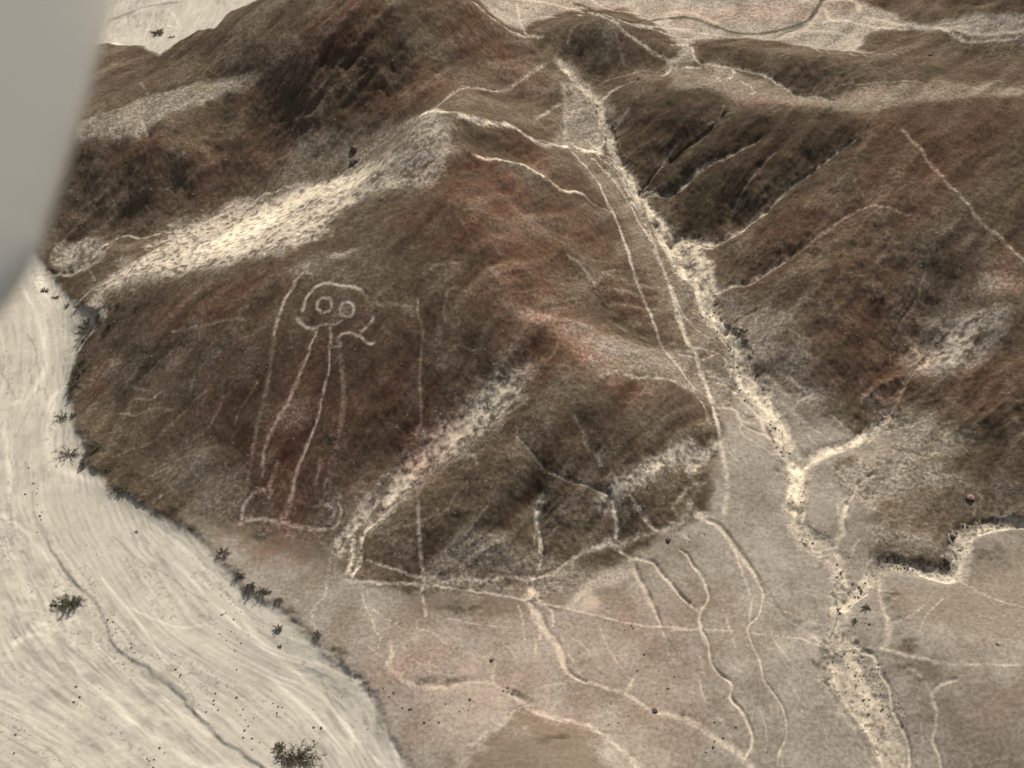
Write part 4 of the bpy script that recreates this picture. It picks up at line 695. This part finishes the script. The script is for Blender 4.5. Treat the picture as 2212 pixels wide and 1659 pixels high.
for k, nm in ((0, 'hills'), (1, 'gravel_plain'), (2, 'river_bed'), (3, 'dry_wash'), (4, 'footpath'), (5, 'upper_plateau')):
    m = CQ == k; land_object(nm, rr[m], cc[m])

# ---------------------------------------------------------------- stones
def stone_mesh(seed, m, flat=.6):
    g = np.random.default_rng(seed); me = bpy.data.meshes.new('stone')
    t_ = (1 + 5 ** .5) / 2
    v = np.array([(-1,t_,0),(1,t_,0),(-1,-t_,0),(1,-t_,0),(0,-1,t_),(0,1,t_),(0,-1,-t_),(0,1,-t_),(t_,0,-1),(t_,0,1),(-t_,0,-1),(-t_,0,1)]) / 1.9
    v = v * g.uniform(.72, 1.2, (12, 1)) * np.array([1, g.uniform(.65, .95), flat])
    f_ = [(0,11,5),(0,5,1),(0,1,7),(0,7,10),(0,10,11),(1,5,9),(5,11,4),(11,10,2),(10,7,6),(7,1,8),(3,9,4),(3,4,2),(3,2,6),(3,6,8),(3,8,9),(4,9,5),(2,4,11),(6,2,10),(8,6,7),(9,8,1)]
    me.from_pydata(v.tolist(), [], f_); me.materials.append(m); return me
SM = {id(m): [stone_mesh(i, m) for i in range(5)] for m in (M_stone, M_pale, M_red)}
def place_stone(px, py, r, label, cat='stone', group=None, m=M_stone, name='stone', xy=None):
    if xy is None: x, y, _ = lift(np.array([px]), np.array([py])); x, y = float(x[0]), float(y[0])
    else: x, y = xy
    o = bpy.data.objects.new(name, random.choice(SM[id(m)])); COL.objects.link(o)
    o.location = (x, y, float(land_z(x, y)[0]) + r * .18); o.scale = (r, r, r); o.rotation_euler = (random.uniform(-.2, .2), random.uniform(-.2, .2), random.uniform(0, 6.28))
    return tag(o, label, cat, group)
place_stone(2097, 1074, .62, 'pinkish boulder with a dark shaded side in the pale ring on the right slope', 'boulder', m=M_red, name='boulder')
place_stone(2156, 1392, .34, 'small pale stone standing in for a pit on the grey plain near the right edge', 'stone', m=M_pale, name='boulder')  # stone mesh put in where a small pit lies
place_stone(766, 324, .8, 'dark boulder above the bright slope, upper of two near the peak', 'boulder', name='boulder')
place_stone(767, 352, 1.0, 'black boulder at the top edge of the bright sandy slope, lower of two', 'boulder', name='boulder')
place_stone(2008, 126, .6, 'dark boulder on the far right ridge under the pale plateau', 'boulder', name='boulder')
place_stone(1443, 1169, .38, 'larger dark stone at the end of the track below the small hill', 'boulder', name='boulder')
place_stone(1414, 1537, .42, 'dark stone on the pinkish plain at the bottom, right of the pebbly mound', 'boulder', name='boulder')
place_stone(2045, 1208, .7, 'dark lump on the sandy bend of the right-hand wash', 'boulder', name='boulder')
place_stone(1062, 1427, .3, 'small dark stone beside a pale track in the middle of the plain', 'stone', name='boulder')
CL = [('dark stones in the main wash', 7, .14, .32, [('c6',60,160,50,110,'at the narrow neck of the main wash high under the right hills'),('c6',230,400,50,70,'in the main wash where a side gully joins from the right'),('c6',420,740,40,90,'in the straight stretch of the main wash beside the speckled bank'),('c6',480,900,60,70,'in the widening of the main wash by the foot track'),('c6',620,1080,70,100,'among the split channels of the main wash'),('c6',720,1260,45,60,'just above the pale fork of the main wash'),('c9',860,210,70,50,'on the dark gravel bar inside the bend of the main wash'),('c9',1060,420,36,70,'in the pale neck of the wash below the gravel bar'),('c9',1150,520,45,60,'where the right-hand wash meets the main wash'),('c9',1060,680,36,50,'on the narrow pale strip left of the island'),('c9',1170,760,70,60,'on the speckled island between the two washes'),('c9',1090,980,70,70,'where the track crosses the lower wash'),('c9',1250,1200,90,110,'in the broad lower wash running out at the bottom')]),
      ('dark stones in the right-hand wash', 9, .14, .32, [('c9',1790,300,50,60,'in the steep bend of the right-hand wash'),('c9',1690,370,50,30,'at the shaded lower corner of the right-hand wash'),('c9',1450,390,80,18,'in the level middle stretch of the right-hand wash'),('c9',1180,510,40,40,'at the left mouth of the right-hand wash')]),
      ('dark stones on the river bed', 6, .10, .23, [('c7',470,1230,50,90,'left of the palest flood thread low on the river bed'),('c7',950,1560,70,80,'in the cluster left of the widest shrub'),('c7',800,860,50,70,'just right of the dark terrace bank'),('c7',1500,880,110,80,'in the dark trail across the middle of the river bed'),('c7',1130,1060,60,70,'in the wedge above the lower terrace bank'),('c7',1350,1250,60,110,'in the loose trail above the widest shrub'),('c7',1500,1300,60,120,'right of the loose trail above the widest shrub'),('c7',1420,700,70,55,'in the upper dark trail near the river bank'),('c7',1950,1400,80,80,'right of the widest shrub near the terrace edge'),('c7',130,1450,110,140,'in the bottom left corner of the river bed'),('c7',1560,1450,70,50,'just above the small dense shrub at the bottom'),('c7',250,100,26,80,'in the short dark row at the left of the river bed'),('c4',200,1450,36,90,'in the upper row left of the dead branching shrub'),('c7',700,760,36,60,'at the bend of the dark terrace bank'),('c7',1720,1300,60,80,'between two faint channels of the lower river bed')]),
      ('dark stones on the gravel plain', 3, .12, .26, [('c8',1830,790,70,50,'on the pinkish plain right of the long cross track'),('c8',440,1290,50,50,'on the terrace left of the pinkish fan'),('c8',350,1190,100,40,'along the terrace edge above the river'),('c8',600,1370,70,50,'on the bare ground left of the pebbly mound'),('c8',1700,1340,110,50,'on the reddish patch above the bottom channel'),('c9',330,1390,140,50,'on the dark patch beside the lower thin stream'),('c8',1900,980,110,70,'on the plain below the long cross track'),('c8',1720,1260,50,30,'on the small reddish patch under a pale squiggle'),('c8',1090,1180,45,18,'on the dark stripe above the pale channel'),('c8',2100,1130,50,50,'near the thin dark line of the plain'),('c8',900,1250,180,80,'on the open pinkish plain above the pebbly mound'),('c9',200,1560,110,50,'at the bottom edge left of the pale stream')])]
for grp, per, r0, r1, cl in CL:
    for c, x, y, rx, ry, where in cl:
        ox, oy, k = ORG[c]
        for i in range(per):
            place_stone(ox + (x + random.gauss(0, .6) * rx) * k, oy + (y + random.gauss(0, .6) * ry) * k, (.62 if r0 > .13 else .8) * random.uniform(r0, r1), 'small dark stone ' + where, 'stone', grp + ', ' + where)
# uncountable small stones, one mesh per kind, spread by how the soil looks
def scatter(name, count, weight, m, r0, r1, label, cat, seed):
    g = np.random.default_rng(seed)
    X = g.uniform(-105, 105, count * 14); Y = 75 + 185 * g.random(count * 14) ** 1.15
    ok = np.abs(X) < .40 * np.sqrt(Y**2 + CAM_H**2); X, Y = X[ok], Y[ok]
    j = np.clip(np.searchsorted(ys, Y), 1, NRr - 2); i = np.clip(np.searchsorted(us, X / wY[j]), 1, NCc - 2)
    p = weight[j, i]; keep = g.random(len(X)) < p; X, Y = X[keep][:count], Y[keep][:count]
    n_ = len(X); zz = land_z(X, Y)
    base = np.array([(1,0,0),(0,1,0),(-1,0,0),(0,-1,0),(0,0,.75)], float); fc = np.array([(0,1,4),(1,2,4),(2,3,4),(3,0,4)])
    r = r0 + (r1 - r0) * g.random(n_) ** 2.5; a = g.uniform(0, 6.28, n_); jit = g.uniform(.6, 1.35, (n_, 5, 1))
    v = base[None] * jit * r[:, None, None]
    c_, s_ = np.cos(a)[:, None], np.sin(a)[:, None]
    P = np.stack([v[..., 0] * c_ - v[..., 1] * s_ + X[:, None], v[..., 0] * s_ + v[..., 1] * c_ + Y[:, None], v[..., 2] + zz[:, None] - .25 * r[:, None]], -1)
    F = (fc[None] + (np.arange(n_) * 5)[:, None, None]).reshape(-1)
    me = bpy.data.meshes.new(name); me.vertices.add(n_ * 5); me.vertices.foreach_set('co', P.astype(np.float32).ravel())
    me.loops.add(len(F)); me.loops.foreach_set('vertex_index', F.astype(np.int32)); me.polygons.add(len(F) // 3); me.polygons.foreach_set('loop_start', np.arange(0, len(F), 3, dtype=np.int32))
    me.update(calc_edges=True); me.materials.append(m); o = bpy.data.objects.new(name, me); COL.objects.link(o)
    return tag(o, label, cat, kind='stuff')
patch = sst(.0, .6, fbm(VX, VY, .12, 3, 101))
midS = np.clip(1 - np.abs(Sd - .5) * 2.6, 0, 1) * (1 - plain) * (1 - V)
washw = (CLS == 3) * 1.0
scatter('dark_pebbles', 30000, np.clip(.02 + .3 * midS + .55 * washw * patch + V * .07 * patch * sst(.1, -.3, st) + .04 * plain * patch + .35 * FE, 0, 1), M_stone, .05, .17, 'dark pebbles strewn over slopes, washes and river bed', 'pebbles', 3)
scatter('pale_pebbles', 30000, np.clip(.015 * (1 - plain) * (1 - V) + .7 * midS + .55 * FE, 0, 1), M_pale, .04, .12, 'pale pebbles and rubble strewn over the brown slopes', 'pebbles', 4)

# ---------------------------------------------------------------- shrubs
def tube_pts(p, r, V_, F_):
    k = 4; b0 = len(V_)
    for i, (q_, rr_) in enumerate(zip(p, r)):
        d = (p[min(i+1, len(p)-1)] - p[max(i-1, 0)]).normalized(); a = d.cross(Vector((.3, .2, 1))).normalized(); b_ = d.cross(a)
        for s in range(k): an = 6.283 * s / k; V_.append(q_ + (a * math.cos(an) + b_ * math.sin(an)) * rr_)
    for i in range(len(p) - 1):
        for s in range(k): F_.append((b0 + i*k + s, b0 + i*k + (s+1) % k, b0 + (i+1)*k + (s+1) % k, b0 + (i+1)*k + s))
def shrub(px, py, r, label, dense=1.0, branches=9, stretch=(1, 1), tall=.55, group=None, dead=False):
    x, y, _ = lift(np.array([px]), np.array([py])); x, y = float(x[0]), float(y[0]); r *= 1.02; dense *= 1.0
    rt = bpy.data.objects.new('desert_shrub', None); COL.objects.link(rt); rt.location = (x, y, float(land_z(x, y)[0]) - .03)
    tag(rt, label, 'shrub', group)
    bv, bf, lv, lf = [], [], [], []
    g = random.Random(int(px * 7 + py))
    for b_ in range(branches):
        a = 6.283 * (b_ + g.uniform(-.35, .35)) / branches; L = r * g.uniform(.65, 1.15); up_ = g.uniform(.15, 1.0) * tall
        P = [Vector((0, 0, 0))]; d = Vector((math.cos(a) * stretch[0], math.sin(a) * stretch[1], up_)) 
        for s in range(1, 6):
            t_ = s / 5; P.append(Vector((d.x * L * t_, d.y * L * t_, d.z * L * (t_ - .35 * t_ * t_) * 1.3)) + Vector((g.gauss(0, .05), g.gauss(0, .05), g.gauss(0, .03))) * L * t_)
        r0 = .045 * r + .015; tube_pts(P, [r0 * (1 - .8 * i / 5) for i in range(6)], bv, bf)
        for s in range(2, 6):                                   # side twigs
            for _ in range(2):
                e = P[s] + Vector((g.gauss(0, .22), g.gauss(0, .22), g.uniform(0, .25))) * r
                tube_pts([P[s], (P[s] + e) / 2 + Vector((0, 0, .03 * r)), e], [r0 * .4, r0 * .3, r0 * .12], bv, bf)
                for _k in range(int(26 * dense)):
                    c_ = P[s].lerp(e, g.random()) + Vector((g.gauss(0, .07), g.gauss(0, .07), g.gauss(0, .06))) * r
                    if c_.z < .01: c_.z = .01 + g.random() * .05
                    q_ = g.uniform(.035, .075) * (r ** .5); u_ = Vector((g.gauss(0, 1), g.gauss(0, 1), g.gauss(0, .6))).normalized() * q_; w_ = Vector((g.gauss(0, 1), g.gauss(0, 1), g.gauss(0, .6))).normalized() * q_ * .6
                    i0 = len(lv); lv.extend([c_ - u_, c_ + w_, c_ + u_, c_ - w_]); lf.append((i0, i0+1, i0+2, i0+3))
    for nm, vv, ff, m in (('branches', bv, bf, M_dead if dead else M_wood), ('foliage', lv, lf, M_leaf)):
        if not vv: continue
        me = bpy.data.meshes.new(nm); me.from_pydata([tuple(v) for v in vv], [], ff); me.materials.append(m)
        o = bpy.data.objects.new(nm, me); COL.objects.link(o); o.parent = rt
def P_(c, x, y): ox, oy, k = ORG[c]; return ox + x * k, oy + y * k
SH = [('c7',430,625,1.45,'green-grey shrub alone on the river bed at the left edge',1.3,10,(1.1,.9)), ('c7',330,625,.42,'small shrub just left of the big river-bed shrub',.8,6,(1,.7)),
 ('c7',1860,1595,1.9,'widest dry shrub with radiating branches at the bottom edge',.30,17,(1.25,.75)), ('c7',1750,1520,.62,'small dense shrub above and left of the widest one at the bottom',1.2,7,(1,1)),
 ('c7',1740,772,.55,'round grey shrub alone on the river bed near the middle bank',.9,7,(1,1)), ('c7',1568,532,.7,'dark shrub on the upper edge of the river bank',1.2,8,(.9,1.2)),
 ('c7',1655,560,.85,'low grey shrub on the bank, right beside the dark one',.6,8,(1.3,.8)), ('c7',1745,610,.5,'low twiggy shrub lowest in the row along the river bank',.5,7,(1.2,.8)), ('c7',1400,312,.75,'twiggy shrub on the bank under the hill foot',.5,8,(1.2,.8)), ('c7',1495,450,.6,'small grey shrub on the bank between two others',.6,7,(1.2,.8)),
 ('c7',1990,825,.5,'small shrub on the bank at the mouth of a pale gully',.6,7,(1,1)), ('c7',850,165,.25,'tiny dark shrub in the middle of the pale river bed',.9,5,(1,1)), ('c7',1750,872,.25,'tiny shrub at the end of a small dark bank',.8,5,(1,1)),
 ('c4',540,480,1.55,'big dark green shrub at the left corner of the hill foot',1.7,9,(1,1.3)), ('c4',515,560,.4,'small shrub just below the big dark one at the hill foot',1,5,(.6,1.2)), ('c4',700,458,.75,'very dark shrub on the slope right of the big shrub',1.6,8,(1.1,1)), ('c4',280,252,.55,'round shrub alone on the sand left of the hill foot',1,7,(1.1,.8)),
 ('c4',420,332,.5,'grey shrub on the sand above the big dark one',.9,7,(1.1,.9)), ('c4',350,285,.55,'thin sprawling shrub between two round ones on the sand',.4,7,(1.4,.7)), ('c4',745,345,.4,'small shrub on the slope above the very dark one',.8,6,(1,1)), ('c4',868,345,.4,'small dark shrub furthest right on the reddish slope',.9,6,(1,1)),
 ('c4',490,345,.6,'shrub at the little pale gully mouth',.8,7,(1.2,.8)), ('c4',500,750,.95,'dark shrub on the steep edge above the river',1.3,8,(.9,1.2)), ('c4',460,840,.8,'dark shrub lowest on the steep river edge',1.3,8,(.9,1.2)), ('c4',445,910,.6,'small dark shrub below the steep river edge',1.1,7,(.7,1.2)), ('c4',530,690,.6,'dark shrub topmost on the steep edge above the river',1.1,7,(1,1)),
 ('c4',390,1035,.95,'sparse grey shrub standing out on the sand beside the hill foot',.4,9,(1.1,.9)), ('c4',455,1030,.45,'dark little shrub touching the hill foot beside a sparse grey one',1.2,6,(1,1)), ('c4',430,1265,1.5,'bare branching dead shrub lying on the pale sand',.05,11,(1.2,1)),
 ('c4',517,1335,.62,'dark round shrub just below the dead branching one',1.4,8,(.8,1.2)), ('c4',575,1240,.95,'green shrub at the hill foot right of the dead one',1.0,9,(1.2,.9)), ('c4',685,1365,.5,'small shrub at the edge of the hill foot by the sand',.9,7,(1,1)), ('c4',770,1502,.6,'dark shrub at the hill foot above the river terrace',1.1,7,(1.2,.9)), ('c4',730,1490,.4,'small shrub left of another at the hill foot above the terrace',.8,6,(1.1,.9)),
 ('c1',990,195,1.2,'dark shrub alone on the far sandy river bed at the top left',1.2,9,(1,1.1)), ('c1',1070,190,.5,'small shrub right of the dark one on the far sandy bed',.6,6,(1.3,.7)), ('c1',1335,98,.5,'small dark shrub furthest right on the far sandy bed',.8,6,(1,1)), ('c9',1220,660,.5,'small grey shrub on the island between two washes',.7,7,(1,1)), ('c9',1150,745,.35,'tiny shrub lower on the island between two washes',.6,6,(1,1))]
for c, x, y, r, lb, dn, nb, stx in SH:
    px, py = P_(c, x, y); shrub(px, py, r, lb, dn, nb, stx, tall=.6, dead='dead' in lb)

# ---------------------------------------------------------------- the aeroplane's wing tip, close to the lens
wing_out = [(268, -150), (243, 0), (224, 90), (202, 170), (175, 265), (150, 345), (120, 440), (100, 500), (84, 548), (58, 602), (22, 655), (-30, 712), (-110, 765), (-230, 800), (-480, 790), (-700, 600), (-820, 200), (-860, -400), (300, -400)]
def wing_pt(px, py):                      # the wing lies in a plane about three metres off, tilted so its face catches some sun
    r = Vector(ray(px, py)); nw = Vector((.10, -.65, .75)).normalized(); p0 = Vector(ray(-60, 400)) * 2.8; dist = p0.dot(nw) / r.dot(nw)
    return Vector((0, 0, CAM_H)) + r * dist
ring0 = []
for i in range(len(wing_out)):
    a, b_, c_, d_ = [wing_out[(i + k) % len(wing_out)] for k in (-1, 0, 1, 2)]
    for t_ in (0, .33, .66):
        w4 = cubw(t_); ring0.append(wing_pt(sum(w * q_[0] for w, q_ in zip(w4, (a, b_, c_, d_))), sum(w * q_[1] for w, q_ in zip(w4, (a, b_, c_, d_)))))
cen = wing_pt(-330, 180); nrm = (Vector((0, 0, CAM_H)) - cen).normalized()
wv, wf = [], []; m_ = len(ring0); TH = .045
levels = [(0, 0), (.015, .35), (.05, .62), (.12, .82), (.3, .97), (.6, 1.0)]
def lay(sign):
    for (ins, hh) in levels[1:]:
        for p in ring0: wv.append(p.lerp(cen, ins) + nrm * TH * hh * sign)
for p in ring0: wv.append(p.copy())
lay(1); lay(-1); wv.append(cen + nrm * TH); wv.append(cen - nrm * TH)
L_ = len(levels) - 1
for sgn in (0, 1):
    prev = 0
    for k in range(L_):
        cur = m_ * (1 + k + sgn * L_)
        for i in range(m_):
            q_ = (prev + i, prev + (i+1) % m_, cur + (i+1) % m_, cur + i); wf.append(q_ if sgn else q_[::-1])
        prev = cur
    for i in range(m_): q_ = (prev + i, prev + (i+1) % m_, len(wv) - 2 + sgn); wf.append(q_ if sgn else q_[::-1])
worg = ring0[0].copy()
me = bpy.data.meshes.new('aeroplane_wing'); me.from_pydata([tuple(v - worg) for v in wv], [], wf); me.polygons.foreach_set('use_smooth', [True] * len(me.polygons))
M_wing = simple('wing_paint', (.80, .745, .62), rough=.45, var=.03, scale=1.5); me.materials.append(M_wing)
wo = bpy.data.objects.new('aeroplane_wing', me); COL.objects.link(wo); wo.location = worg
tag(wo, 'out-of-focus pale grey aeroplane wing tip crossing the upper left corner', 'wing')
print('verts', NRr * NCc)
